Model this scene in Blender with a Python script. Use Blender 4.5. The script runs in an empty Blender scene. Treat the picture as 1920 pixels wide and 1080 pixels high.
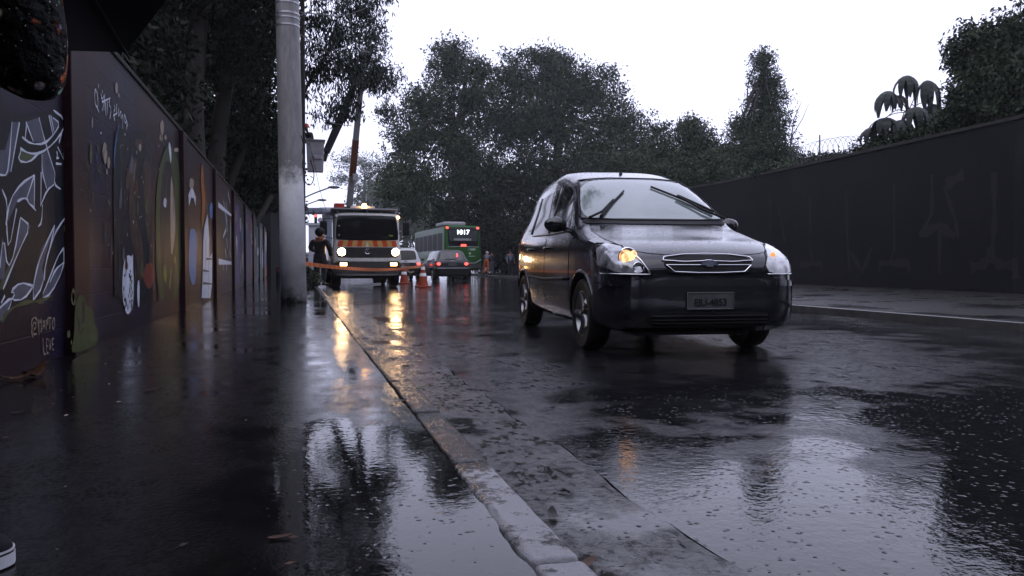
import bpy, bmesh, math, random
import numpy as np
from mathutils import Vector, Matrix
from mathutils.bvhtree import BVHTree

S = bpy.context.scene
COL = S.collection
R = math.radians
rng = np.random.default_rng(7)
random.seed(7)

# ------------------------------------------------------------------ camera
CAM_H = 0.62
YAW, PITCH, FPX = R(15.6), R(1.67), 1440.0
cam_d = bpy.data.cameras.new("camera")
cam_d.sensor_width = 36.0
cam_d.lens = 36.0 * FPX / 1920.0
cam_d.clip_start = 0.02
cam_d.clip_end = 5000
cam = bpy.data.objects.new("camera", cam_d)
COL.objects.link(cam)
cam.location = (0, 0, CAM_H)
cam.rotation_euler = (math.pi / 2 - PITCH, 0, -YAW)
S.camera = cam

# ------------------------------------------------------------------ world, sun, exposure
SUN_EL, SUN_AZ = R(62), R(-150)        # azimuth measured from +Y towards +X
world = bpy.data.worlds.new("World")
S.world = world
world.use_nodes = True
wn = world.node_tree
wn.nodes.clear()
w_out = wn.nodes.new("ShaderNodeOutputWorld")
w_bg = wn.nodes.new("ShaderNodeBackground")
w_sky = wn.nodes.new("ShaderNodeTexSky")
w_sky.sky_type = 'NISHITA'
w_sky.sun_disc = False
w_sky.sun_elevation = SUN_EL
w_sky.sun_rotation = SUN_AZ
w_sky.air_density = 1.0
w_sky.dust_density = 6.0
w_sky.ozone_density = 1.0
w_hs = wn.nodes.new("ShaderNodeHueSaturation")
w_hs.inputs["Saturation"].default_value = 0.22
w_mix = wn.nodes.new("ShaderNodeMix")
w_mix.data_type = 'RGBA'
w_mix.inputs[0].default_value = 0.85
w_mix.inputs[7].default_value = (8.3, 8.6, 11.5, 1)   # even cloud cover
wn.links.new(w_sky.outputs[0], w_hs.inputs["Color"])
wn.links.new(w_hs.outputs[0], w_mix.inputs[6])
wn.links.new(w_mix.outputs[2], w_bg.inputs[0])
w_bg.inputs[1].default_value = 0.10
wn.links.new(w_bg.outputs[0], w_out.inputs[0])

sun_d = bpy.data.lights.new("sun", 'SUN')
sun_d.energy = 0.5
sun_d.angle = R(70)
sun_d.color = (1.0, 0.97, 0.93)
sun = bpy.data.objects.new("sun", sun_d)
COL.objects.link(sun)
sun.rotation_euler = (math.pi / 2 - SUN_EL, 0, -SUN_AZ + math.pi)

S.view_settings.view_transform = 'Standard'
S.view_settings.look = 'None'
S.view_settings.exposure = 0.75
S.view_settings.gamma = 1.0
S.view_settings.use_curve_mapping = False
S.render.engine = 'CYCLES'
S.cycles.use_denoising = True
S.cycles.max_bounces = 6
S.cycles.diffuse_bounces = 3
S.cycles.glossy_bounces = 4
S.cycles.transparent_max_bounces = 12
S.cycles.volume_bounces = 0
S.cycles.sample_clamp_indirect = 6.0
S.cycles.caustics_reflective = False
S.cycles.caustics_refractive = False

# ------------------------------------------------------------------ photograph -> place
_F = np.array([math.sin(YAW) * math.cos(PITCH), math.cos(YAW) * math.cos(PITCH), -math.sin(PITCH)])
_R = np.array([math.cos(YAW), -math.sin(YAW), 0.0])
_U = np.cross(_R, _F)
_C = np.array([0, 0, CAM_H])
def ray(px, py): return _F + (px - 960) / FPX * _R - (py - 540) / FPX * _U
def at(px, py, d): return Vector(_C + d * ray(px, py))
def on_ground(px, py, z=0.0):
    r = ray(px, py); return Vector(_C + r * ((z - CAM_H) / r[2]))
def on_x(px, py, x):
    r = ray(px, py); return Vector(_C + r * (x / r[0]))
ROAD_Z = -0.10
HAZE = 0.0006

# ------------------------------------------------------------------ materials
def nt(m): return m.node_tree
def new_mat(name):
    m = bpy.data.materials.new(name); m.use_nodes = True
    return m, m.node_tree.nodes, m.node_tree.links, m.node_tree.nodes["Principled BSDF"]
def texco(n, l, kind="Object", scale=(1, 1, 1)):
    t = n.new("ShaderNodeTexCoord"); mp = n.new("ShaderNodeMapping")
    mp.inputs["Scale"].default_value = scale
    l.new(t.outputs[kind], mp.inputs[0]); return mp.outputs[0]
def noise(n, l, vec, scale, detail=4, rough=0.55):
    t = n.new("ShaderNodeTexNoise"); t.inputs["Scale"].default_value = scale
    t.inputs["Detail"].default_value = detail; t.inputs["Roughness"].default_value = rough
    if vec is not None: l.new(vec, t.inputs["Vector"])
    return t.outputs["Fac"]
def ramp(n, l, fac, stops):
    r = n.new("ShaderNodeValToRGB"); cr = r.color_ramp
    while len(cr.elements) < len(stops): cr.elements.new(0.5)
    for e, (p, c) in zip(cr.elements, stops):
        e.position = p; e.color = (*c, 1) if not isinstance(c, (int, float)) else (c, c, c, 1)
    l.new(fac, r.inputs[0]); return r.outputs[0]
def math_n(n, l, op, a, b=None):
    m = n.new("ShaderNodeMath"); m.operation = op
    for k, v in enumerate((a, b)):
        if v is None: continue
        if isinstance(v, (int, float)): m.inputs[k].default_value = v
        else: l.new(v, m.inputs[k])
    return m.outputs[0]
def bump(n, l, h, strength=0.3, dist=0.01, normal=None):
    b = n.new("ShaderNodeBump"); b.inputs["Strength"].default_value = strength
    b.inputs["Distance"].default_value = dist; l.new(h, b.inputs["Height"])
    if normal is not None: l.new(normal, b.inputs["Normal"])
    return b.outputs[0]
def mixc(n, l, fac, a, b):
    m = n.new("ShaderNodeMix"); m.data_type = 'RGBA'
    if isinstance(fac, (int, float)): m.inputs[0].default_value = fac
    else: l.new(fac, m.inputs[0])
    for k, v in ((6, a), (7, b)):
        if isinstance(v, tuple): m.inputs[k].default_value = (*v, 1)
        else: l.new(v, m.inputs[k])
    return m.outputs[2]
def pm(name, c1, c2=None, scale=6.0, rough=0.5, metal=0.0, bump_s=0.0, bump_scale=40.0, coat=0.0, spec=None, emit=None, emit_s=0.0, rough2=None):
    """Principled material with a two-tone noise and optional fine bump."""
    m, n, l, p = new_mat(name)
    c2 = c2 or tuple(min(1, x * 1.25 + 0.002) for x in c1)
    v = texco(n, l)
    f = noise(n, l, v, scale)
    l.new(ramp(n, l, f, [(0.3, c1), (0.7, c2)]), p.inputs["Base Color"])
    if rough2 is None: p.inputs["Roughness"].default_value = rough
    else: l.new(ramp(n, l, f, [(0.35, rough), (0.65, rough2)]), p.inputs["Roughness"])
    p.inputs["Metallic"].default_value = metal
    p.inputs["Coat Weight"].default_value = coat
    p.inputs["Coat Roughness"].default_value = 0.04
    p.inputs["Specular IOR Level"].default_value = spec if spec is not None else (0.5 if rough < .3 or metal else 0.12)
    if bump_s: l.new(bump(n, l, noise(n, l, v, bump_scale, 3), bump_s, 0.01), p.inputs["Normal"])
    if emit:
        p.inputs["Emission Color"].default_value = (*emit, 1); p.inputs["Emission Strength"].default_value = emit_s
    return m

# ------------------------------------------------------------------ mesh helpers
class MB:
    """Collects shapes into ONE mesh."""
    def __init__(s): s.v = []; s.f = []; s.m = []; s.cur = 0
    def add(s, vs, fs, mi=None):
        o = len(s.v); s.v += [tuple(x) for x in vs]
        s.f += [tuple(o + i for i in f) for f in fs]
        s.m += [s.cur if mi is None else mi] * len(fs); return s
    def box(s, c, d, rot=None, b=0.0, mi=None):
        bm = bmesh.new(); bmesh.ops.create_cube(bm, size=1)
        bmesh.ops.scale(bm, vec=d, verts=bm.verts)
        if b: bmesh.ops.bevel(bm, geom=bm.edges[:], offset=min(b, min(d) * .45), segments=2, affect='EDGES', profile=0.5)
        if rot is not None: bmesh.ops.rotate(bm, cent=(0, 0, 0), matrix=rot, verts=bm.verts)
        bmesh.ops.translate(bm, vec=c, verts=bm.verts)
        bm.verts.index_update()
        s.add([v.co[:] for v in bm.verts], [[v.index for v in f.verts] for f in bm.faces], mi); bm.free(); return s
    def tube(s, pts, rad, n=8, cap=True, mi=None):
        pts = [Vector(p) for p in pts]; k = len(pts)
        if isinstance(rad, (int, float)): rad = [rad] * k
        elif len(rad) != k: rad = list(np.interp(np.linspace(0, 1, k), np.linspace(0, 1, len(rad)), rad))
        vs, fs = [], []
        prev = None
        for i, p in enumerate(pts):
            t = (pts[min(i + 1, k - 1)] - pts[max(i - 1, 0)])
            t = t.normalized() if t.length > 1e-9 else Vector((0, 0, 1))
            if prev is None:
                a = t.orthogonal().normalized()
            else:
                a = prev - t * prev.dot(t)
                a = a.normalized() if a.length > 1e-6 else t.orthogonal().normalized()
            prev = a; b = t.cross(a)
            for j in range(n):
                w = 2 * math.pi * j / n
                vs.append(p + (a * math.cos(w) + b * math.sin(w)) * rad[i])
        for i in range(k - 1):
            for j in range(n):
                fs.append((i * n + j, i * n + (j + 1) % n, (i + 1) * n + (j + 1) % n, (i + 1) * n + j))
        if cap: fs.append(tuple(range(n))[::-1]); fs.append(tuple((k - 1) * n + j for j in range(n)))
        return s.add(vs, fs, mi)
    def lathe(s, prof, c=(0, 0, 0), axis='z', n=24, mi=None):
        """prof: (radius, height) pairs."""
        vs, fs = [], []
        c = Vector(c)
        for r, h in prof:
            for j in range(n):
                w = 2 * math.pi * j / n; x, y = r * math.cos(w), r * math.sin(w)
                q = {'z': (x, y, h), 'y': (x, h, y), 'x': (h, x, y)}[axis]
                vs.append(c + Vector(q))
        for i in range(len(prof) - 1):
            for j in range(n):
                fs.append((i * n + j, i * n + (j + 1) % n, (i + 1) * n + (j + 1) % n, (i + 1) * n + j))
        return s.add(vs, fs, mi)
    def ell(s, c, r, n=16, mi=None, rot=None):
        vs, fs = [], []; m = n // 2
        for i in range(m + 1):
            th = math.pi * i / m
            for j in range(n):
                ph = 2 * math.pi * j / n
                q = Vector((r[0] * math.sin(th) * math.cos(ph), r[1] * math.sin(th) * math.sin(ph), r[2] * math.cos(th)))
                if rot is not None: q = rot @ q
                vs.append(Vector(c) + q)
        for i in range(m):
            for j in range(n):
                fs.append((i * n + j, (i + 1) * n + j, (i + 1) * n + (j + 1) % n, i * n + (j + 1) % n))
        return s.add(vs, fs, mi)
    def poly(s, pts, mi=None): return s.add(pts, [tuple(range(len(pts)))], mi)
    def build(s, name, mats, parent=None, smooth=False, angle=None):
        me = bpy.data.meshes.new(name)
        me.from_pydata(s.v, [], s.f)
        mats = mats if isinstance(mats, (list, tuple)) else [mats]
        for m in mats: me.materials.append(m)
        if len(mats) > 1: me.polygons.foreach_set("material_index", np.array(s.m, dtype=np.int32))
        bm = bmesh.new(); bm.from_mesh(me)
        bmesh.ops.remove_doubles(bm, verts=bm.verts, dist=1e-6)
        bmesh.ops.recalc_face_normals(bm, faces=bm.faces)
        bm.to_mesh(me); bm.free()
        if smooth or angle:
            me.polygons.foreach_set("use_smooth", np.ones(len(me.polygons), dtype=bool))
            if angle: me.set_sharp_from_angle(angle=R(angle))
        me.update()
        o = bpy.data.objects.new(name, me); COL.objects.link(o)
        if parent is not None: o.parent = parent
        return o

def tag(o, label=None, cat=None, group=None, kind=None):
    if label: o["label"] = label
    if cat: o["category"] = cat
    if group: o["group"] = group
    if kind: o["kind"] = kind
    return o
def empty(name, loc=(0, 0, 0), rz=0.0, label=None, cat=None, group=None):
    o = bpy.data.objects.new(name, None); COL.objects.link(o)
    o.empty_display_size = 0.2
    o.location = loc; o.rotation_euler = (0, 0, rz)
    return tag(o, label, cat, group)
def copy_tree(o, parent=None):
    c = o.copy(); COL.objects.link(c); c.parent = parent
    for ch in list(o.children): copy_tree(ch, c)
    return c
def raw_mesh(name, verts, quads, mat, parent=None, mat_idx=None):
    me = bpy.data.meshes.new(name)
    nv, nf = len(verts), len(quads)
    me.vertices.add(nv); me.vertices.foreach_set("co", np.asarray(verts, dtype=np.float32).ravel())
    me.loops.add(nf * 4); me.loops.foreach_set("vertex_index", np.asarray(quads, dtype=np.int32).ravel())
    me.polygons.add(nf); me.polygons.foreach_set("loop_start", np.arange(0, nf * 4, 4, dtype=np.int32))
    for m in (mat if isinstance(mat, (list, tuple)) else [mat]): me.materials.append(m)
    if mat_idx is not None: me.polygons.foreach_set("material_index", np.asarray(mat_idx, dtype=np.int32))
    me.update(calc_edges=True); me.validate()
    o = bpy.data.objects.new(name, me); COL.objects.link(o)
    if parent is not None: o.parent = parent
    return o
def sheet(name, pts, z, mat, kind='structure'):
    mb = MB(); mb.poly([(x, y, z) for x, y in pts]); o = mb.build(name, mat); return tag(o, kind=kind)
def text_mesh(name, txt, size, mat, parent, mtx, extrude=0.002, spacing=1.0, bold=0.0, align='CENTER'):
    cu = bpy.data.curves.new(name, 'FONT'); cu.body = txt; cu.size = size; cu.extrude = extrude
    cu.align_x = align; cu.align_y = 'CENTER'; cu.space_character = spacing; cu.offset = bold
    ob = bpy.data.objects.new(name + "_src", cu); COL.objects.link(ob)
    dg = bpy.context.evaluated_depsgraph_get()
    me = bpy.data.meshes.new_from_object(ob.evaluated_get(dg))
    bpy.data.objects.remove(ob); bpy.data.curves.remove(cu)
    me.materials.clear(); me.materials.append(mat)
    o = bpy.data.objects.new(name, me); COL.objects.link(o)
    o.parent = parent; o.matrix_local = mtx
    return o
def round_poly(p, r=.06, n=1):
    p = [Vector((q[0], q[1], 0)) for q in p]; k = len(p); out = []
    for i in range(k):
        a, b, c = p[i - 1], p[i], p[(i + 1) % k]
        for o in (a, c):
            d = o - b; t = min(r, d.length * .42); 
            out.append(b + d.normalized() * t)
    return chaikin(out, n) if n else out
def pchip(x, y, xi):
    x, y, xi = map(np.asarray, (x, y, xi)); h = np.diff(x); d = np.diff(y) / h
    m = np.zeros(len(x)); m[0], m[-1] = d[0], d[-1]
    for i in range(1, len(x) - 1):
        if d[i - 1] * d[i] > 0:
            w1, w2 = 2 * h[i] + h[i - 1], h[i] + 2 * h[i - 1]
            m[i] = (w1 + w2) / (w1 / d[i - 1] + w2 / d[i])
    k = np.clip(np.searchsorted(x, xi) - 1, 0, len(x) - 2); t = (xi - x[k]) / h[k]
    return ((2*t**3 - 3*t**2 + 1) * y[k] + (t**3 - 2*t**2 + t) * h[k] * m[k] + (-2*t**3 + 3*t**2) * y[k+1] + (t**3 - t**2) * h[k] * m[k+1])
def chaikin(p, n=2, closed=True):
    p = [Vector(q) for q in p]
    for _ in range(n):
        q = []; k = len(p)
        for i in range(k if closed else k - 1):
            a, b = p[i], p[(i + 1) % k]; q += [a * .75 + b * .25, a * .25 + b * .75]
        if not closed: q = [p[0]] + q + [p[-1]]
        p = q
    return p
# ------------------------------------------------------------------ the setting: ground, road, kerbs
def wet_mat(name, dry1, dry2, puddle_scale, puddle_lo, puddle_hi, r_wet, r_pud, grain=90, grain_s=0.35, ripple_s=0.12, tint=None, stretch=(1, 1, 1), macro=0.0, cracks=False, pool=None, speck=75, speck_lo=.06):
    m, n, l, p = new_mat(name)
    v = texco(n, l)
    big = noise(n, l, texco(n, l, scale=stretch), puddle_scale, 5, 0.6)
    if pool:        # a sheet of standing water in the dip of the surface
        px_, py_, rx_, ry_ = pool; sx_ = n.new("ShaderNodeSeparateXYZ"); l.new(v, sx_.inputs[0])
        dx_ = math_n(n, l, 'DIVIDE', math_n(n, l, 'SUBTRACT', sx_.outputs[0], px_), rx_); dy_ = math_n(n, l, 'DIVIDE', math_n(n, l, 'SUBTRACT', sx_.outputs[1], py_), ry_)
        dd_ = math_n(n, l, 'ADD', math_n(n, l, 'MULTIPLY', dx_, dx_), math_n(n, l, 'MULTIPLY', dy_, dy_))
        big = math_n(n, l, 'ADD', math_n(n, l, 'ADD', big, math_n(n, l, 'MULTIPLY', math_n(n, l, 'SUBTRACT', noise(n, l, v, 3.1, 4), .5), .55)), ramp(n, l, math_n(n, l, 'MULTIPLY', dd_, .45), [(0.0, 0.26), (0.35, .17), (1.0, -.06)]))
    pud = ramp(n, l, big, [(puddle_lo, 0.0), (puddle_hi, 1.0)])
    fine = noise(n, l, v, grain, 4, 0.7)
    mid = noise(n, l, v, 9, 5, 0.65)
    col = ramp(n, l, mid, [(0.3, dry1), (0.72, dry2)])
    dark = mixc(n, l, 0.55, col, (0.004, 0.004, 0.005))
    l.new(mixc(n, l, pud, col, dark), p.inputs["Base Color"])
    l.new(ramp(n, l, pud, [(0.0, r_wet), (1.0, r_pud)]), p.inputs["Roughness"])
    p.inputs["IOR"].default_value = 1.36
    # grain of the stone where the film is thin, rain-pocked ripples where the water stands
    vor = n.new("ShaderNodeTexVoronoi"); vor.feature = 'SMOOTH_F1'; vor.inputs["Scale"].default_value = 34
    vor.inputs["Smoothness"].default_value = 0.3; l.new(v, vor.inputs["Vector"])
    dim = ramp(n, l, vor.outputs["Distance"], [(0.08, 0.0), (0.30, 1.0)])
    pick = ramp(n, l, noise(n, l, v, 16, 2), [(0.50, 0.0), (0.58, 1.0)])
    dent = math_n(n, l, 'MULTIPLY', math_n(n, l, 'SUBTRACT', 1.0, dim), pick)
    rip = math_n(n, l, 'SUBTRACT', math_n(n, l, 'ADD', noise(n, l, v, 26, 2, 0.5), math_n(n, l, 'MULTIPLY', noise(n, l, v, 70, 2, .5), .35)), math_n(n, l, 'MULTIPLY', dent, 2.2))
    b1 = n.new("ShaderNodeBump"); b1.inputs["Distance"].default_value = 0.006
    l.new(fine, b1.inputs["Height"])
    l.new(math_n(n, l, 'MULTIPLY', math_n(n, l, 'SUBTRACT', 1.0, pud), grain_s), b1.inputs["Strength"])
    b2 = n.new("ShaderNodeBump"); b2.inputs["Distance"].default_value = 0.006
    b2.inputs["Strength"].default_value = ripple_s
    l.new(rip, b2.inputs["Height"]); l.new(b1.outputs[0], b2.inputs["Normal"])
    out = b2.outputs[0]
    # the water film breaks over the stone grains: wet glints between dull specks
    vs_ = texco(n, l, scale=(1.0, .55, 1))
    spk = ramp(n, l, math_n(n, l, 'ADD', math_n(n, l, 'MULTIPLY', noise(n, l, vs_, speck, 3, .7), .65), math_n(n, l, 'MULTIPLY', noise(n, l, vs_, speck * .28, 3), .35)), [(0.44, speck_lo), (0.56, 0.85)])
    spec = mixc(n, l, pud, spk, (.5, .5, .5))
    if cracks:      # branching cracks in the worn surface
        wv = n.new("ShaderNodeTexNoise"); wv.inputs["Scale"].default_value = 2.2; wv.inputs["Detail"].default_value = 5; l.new(v, wv.inputs["Vector"])
        ad = n.new("ShaderNodeVectorMath"); ad.operation = 'MULTIPLY_ADD'; ad.inputs[1].default_value = (.5, .5, 0); l.new(wv.outputs["Color"], ad.inputs[0]); l.new(v, ad.inputs[2])
        ve = n.new("ShaderNodeTexVoronoi"); ve.feature = 'DISTANCE_TO_EDGE'; ve.inputs["Scale"].default_value = 1.7; l.new(ad.outputs[0], ve.inputs["Vector"])
        ck = ramp(n, l, ve.outputs["Distance"], [(0.003, 0.0), (0.014, 1.0)])
        zone = ramp(n, l, noise(n, l, v, .8, 3), [(0.52, 0.0), (0.62, 1.0)])
        ckm = math_n(n, l, 'SUBTRACT', 1.0, math_n(n, l, 'MULTIPLY', zone, math_n(n, l, 'SUBTRACT', 1.0, ck)))
        bc_ = p.inputs["Base Color"].links[0].from_socket
        l.new(mixc(n, l, ckm, (0.002, 0.002, 0.002), bc_), p.inputs["Base Color"])
        spec = math_n(n, l, 'MULTIPLY', ckm, spec)
    if macro: out = bump(n, l, noise(n, l, v, 3.0, 3), macro, 0.03, out)
    l.new(spec, p.inputs["Specular IOR Level"])
    l.new(out, p.inputs["Normal"])
    return m

M = {}
M['asphalt'] = wet_mat("wet_asphalt", (0.006, 0.006, 0.007), (0.016, 0.016, 0.018), 0.55, 0.42, 0.66, 0.05, 0.03, grain=60, grain_s=0.6, ripple_s=0.17, macro=0.05, speck=55, speck_lo=.0, cracks=True, pool=(2.3, 2.2, 1.7, 1.5))
M['gutter'] = wet_mat("wet_gutter_concrete", (0.010, 0.010, 0.010), (0.05, 0.048, 0.048), 1.6, 0.50, 0.62, 0.07, 0.03, grain=40, grain_s=1.0, ripple_s=0.20, speck=30, speck_lo=.0, macro=0.12)
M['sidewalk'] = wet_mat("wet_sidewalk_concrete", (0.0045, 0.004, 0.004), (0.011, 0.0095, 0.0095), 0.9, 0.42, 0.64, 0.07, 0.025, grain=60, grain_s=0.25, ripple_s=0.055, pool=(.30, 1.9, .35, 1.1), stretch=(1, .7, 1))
WX = -1.55
M['far_walk'] = wet_mat("wet_far_sidewalk", (0.010, 0.010, 0.010), (0.022, 0.020, 0.019), 0.7, 0.5, 0.7, 0.35, 0.12, grain=40, grain_s=0.5, ripple_s=0.1)
M['earth'] = pm("dark_wet_earth", (0.008, 0.008, 0.006), (0.02, 0.018, 0.012), 0.8, 0.7, bump_s=0.5, bump_scale=6)

# worn white paint on the concrete kerb stones
m, n, l, p = new_mat("worn_kerb_paint")
v = texco(n, l)
f1 = noise(n, l, v, 7.0, 8, 0.78)
yy = n.new("ShaderNodeSeparateXYZ"); l.new(v, yy.inputs[0])
near = n.new("ShaderNodeMapRange"); near.inputs[1].default_value = 2.2; near.inputs[2].default_value = 2.45
near.inputs[3].default_value = 0.06; near.inputs[4].default_value = -0.16
l.new(yy.outputs[1], near.inputs[0])           # the paint has survived on the nearest stones only
fac = ramp(n, l, math_n(n, l, 'ADD', f1, near.outputs[0]), [(0.46, 0.0), (0.53, 1.0)])
conc = ramp(n, l, noise(n, l, v, 30, 4), [(0.3, (0.012, 0.0115, 0.0115)), (0.7, (0.034, 0.032, 0.031))])
l.new(mixc(n, l, fac, conc, (0.26, 0.26, 0.28)), p.inputs["Base Color"])
l.new(ramp(n, l, fac, [(0, 0.14), (1, 0.3)]), p.inputs["Roughness"])
l.new(bump(n, l, noise(n, l, v, 38, 6, 0.75), 0.8, 0.012), p.inputs["Normal"])
M['kerb'] = m

tag(sheet("ground", [(-1500, -300), (1500, -300), (1500, 2500), (-1500, 2500)], -0.16, M['earth']), kind='structure')
KERB_R = [(7.56, -6), (7.56, 6), (7.52, 12), (7.9, 18), (8.9, 25), (10.6, 32), (12.2, 40), (12.6, 52), (12.6, 75), (12.0, 100), (11, 400)]
KX0, KX1 = 0.468, 0.585
# asphalt, the rough gutter strip and the cracked joint between the two
def joint_x(y, k): return 0.985 + 0.012 * math.sin(y * 5.1) + 0.008 * math.sin(y * 13.7) + 0.003 * math.sin(y * 41 + 2 * k) + k * 0.011
ys = [-3 + 0.12 * i for i in range(250)] + [30, 60, 120, 400]
def strip(name, fl, fr, z, mat):
    mb = MB(); vs = []; fs = []
    for y in ys: vs += [(fl(y), y, z), (fr(y), y, z)]
    for i in range(len(ys) - 1): fs.append((2*i, 2*i+1, 2*i+3, 2*i+2))
    mb.add(vs, fs); return tag(mb.build(name, mat), kind='structure')
def kr(y):
    ks = [k[1] for k in KERB_R]; return float(np.interp(y, ks, [k[0] for k in KERB_R]))
strip("road", lambda y: joint_x(y, 1), lambda y: kr(y) + 0.02, ROAD_Z, M['asphalt'])
strip("gutter", lambda y: KX1 - 0.02, lambda y: joint_x(y, 0), ROAD_Z + 0.006, M['gutter'])
# raised sidewalk slab
def walk_edge(y): return KX0 - .004 - .007 * abs(math.sin(y * 6.3 + 1)) * abs(math.sin(y * 2.1)) - .006 * math.sin(y * 23) ** 2 - .012 * math.exp(-((y - 1.62) / .13) ** 2)
ys = [-3 + 0.04 * i for i in range(700)] + [30, 60, 120, 400]
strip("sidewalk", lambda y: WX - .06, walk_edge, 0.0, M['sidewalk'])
# kerb stones: one row of worn stones with open joints
from mathutils import noise as mnoise
mb = MB(); y = -1.02
while y < 120:
    ln = 0.85 if y < 34 else 6.0
    bm = bmesh.new(); bmesh.ops.create_cube(bm, size=1); gap = random.uniform(.012, .026)
    bmesh.ops.scale(bm, vec=(KX1 - KX0, ln - gap, .162), verts=bm.verts)
    bmesh.ops.bevel(bm, geom=bm.edges[:], offset=.014, segments=2, affect='EDGES', profile=.5)
    if y < 12: bmesh.ops.subdivide_edges(bm, edges=[e for e in bm.edges if e.calc_length() > .08], cuts=14, use_grid_fill=True)
    dx, dz = random.uniform(-.004, .004), random.uniform(-.010, .001)
    for v in bm.verts:
        v.co += Vector(((KX0 + KX1) / 2 + dx, y + ln / 2, -.076 + dz)); q = mnoise.noise(v.co * 14) + .6 * mnoise.noise(v.co * 37)
        edge = abs(v.co.x - (KX0 + KX1) / 2) / ((KX1 - KX0) / 2); v.co.z += .003 * q - .010 * max(0, q) * (edge > .75); v.co.x += .005 * mnoise.noise(v.co * 20 + Vector((5, 0, 0))); v.co.y += .003 * mnoise.noise(v.co * 9 + Vector((0, 9, 0)))
    bm.verts.index_update(); mb.add([v.co[:] for v in bm.verts], [[v.index for v in f.verts] for f in bm.faces]); bm.free()
    y += ln
tag(mb.build("kerb", M['kerb'], angle=55), kind='structure')
# the far kerb and the pavement behind it
M['far_kerb'] = pm("far_kerb_concrete", (0.03, 0.03, 0.03), (0.06, 0.058, 0.056), 5, 0.22, bump_s=0.3)
mb = MB(); vs = []; fs = []
yy_ = list(np.arange(-6, 60, 1.0)) + [75, 100, 400]
for y in yy_:
    x = kr(y); vs += [(x, y, -0.14), (x + .005, y, -0.005), (x + 0.02, y, 0.004), (x + .13, y, 0.004), (x + .13, y, -.14)]
for i in range(len(yy_) - 1):
    for j in range(4): fs.append((5*i+j, 5*i+j+1, 5*i+j+6, 5*i+j+5))
mb.add(vs, fs); tag(mb.build("far_kerb", M['far_kerb']), kind='structure')
WALL_R = [at(px, 498, d) for px, d in ((2500, 12.8), (2000, 15.6), (1900, 17.2), (1483, 25.9), (1340, 30.9), (1000, 48), (940, 66))]
WALL_R = [(p.x, p.y) for p in WALL_R]
mb = MB(); vs = []; fs = []
wy = [w[1] for w in WALL_R]; wx = [w[0] for w in WALL_R]
for y in yy_:
    vs += [(kr(y) + .13, y, 0.0), (float(np.interp(y, wy, wx)) + 1.5 if y < 66 else 40, y, 0.0)]
for i in range(len(yy_) - 1): fs.append((2*i, 2*i+1, 2*i+3, 2*i+2))
mb.add(vs, fs); tag(mb.build("far_sidewalk", M['far_walk']), kind='structure')

# ------------------------------------------------------------------ painted wall on the left
WX = -1.55
m, n, l, p = new_mat("painted_block_wall")
v = texco(n, l)
mp = n.new("ShaderNodeMapping"); mp.inputs["Rotation"].default_value = (R(90), 0, R(90)); l.new(v, mp.inputs[0])
br = n.new("ShaderNodeTexBrick"); l.new(v, br.inputs["Vector"])
sx = n.new("ShaderNodeSeparateXYZ"); l.new(v, sx.inputs[0])
cx = n.new("ShaderNodeCombineXYZ"); l.new(sx.outputs[1], cx.inputs[0]); l.new(sx.outputs[2], cx.inputs[1])
l.new(cx.outputs[0], br.inputs["Vector"])
br.inputs["Scale"].default_value = 1.0; br.inputs["Brick Width"].default_value = 0.4; br.inputs["Row Height"].default_value = 0.2
br.inputs["Mortar Size"].default_value = 0.006; br.inputs["Mortar Smooth"].default_value = 0.4
c = ramp(n, l, noise(n, l, v, 0.8, 4), [(0.36, (0.022, 0.005, 0.008)), (0.50, (0.012, 0.006, 0.012)), (0.62, (0.014, 0.010, 0.030))])
c = mixc(n, l, ramp(n, l, noise(n, l, v, 14, 5, .7), [(0.42, 0.0), (0.75, 0.5)]), c, (0.010, 0.008, 0.010))
l.new(mixc(n, l, br.outputs["Fac"], c, (0.012, 0.008, 0.010)), p.inputs["Base Color"])
p.inputs["Roughness"].default_value = 0.42; p.inputs["Specular IOR Level"].default_value = 0.12
hh = math_n(n, l, 'SUBTRACT', math_n(n, l, 'MULTIPLY', noise(n, l, v, 60, 4), 0.3), br.outputs["Fac"])
l.new(bump(n, l, hh, 0.5, 0.006), p.inputs["Normal"])
M['wall_l'] = m
M['pillar'] = pm("maroon_pillar_paint", (0.013, 0.004, 0.006), (0.020, 0.007, 0.009), 3, 0.45, bump_s=0.3, bump_scale=60)
M['coping'] = pm("wall_top_render", (0.015, 0.014, 0.014), (0.03, 0.027, 0.026), 4, 0.6, bump_s=0.4)
wall_l = empty("mural_wall", (WX, 20, 0), 0, "long maroon block wall covered in graffiti murals along the sidewalk", "wall")
def wl(mb, name, mat, **k):
    mb.v = [(x - WX, y - 20, z) for x, y, z in mb.v]; return mb.build(name, mat, wall_l, **k)
mb = MB(); mb.box((WX - 0.10, 46, 1.2), (0.20, 108, 2.56)); wl(mb, "wall_panel", M['wall_l'])
mb = MB(); mb.box((WX - 0.10, 46, 2.50), (0.24, 108, 0.05), b=.01); wl(mb, "coping", M['coping'])
for y in [2.6, 6.15, 11.6, 15.9, 20.3, 24.6, 29, 33.4, 37.8, 42.2, 46.6]:
    mb = MB(); mb.box((WX + 0.015, y, 1.21), (0.09, 0.40, 2.525), b=0.008); wl(mb, "pillar", M['pillar'])

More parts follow.
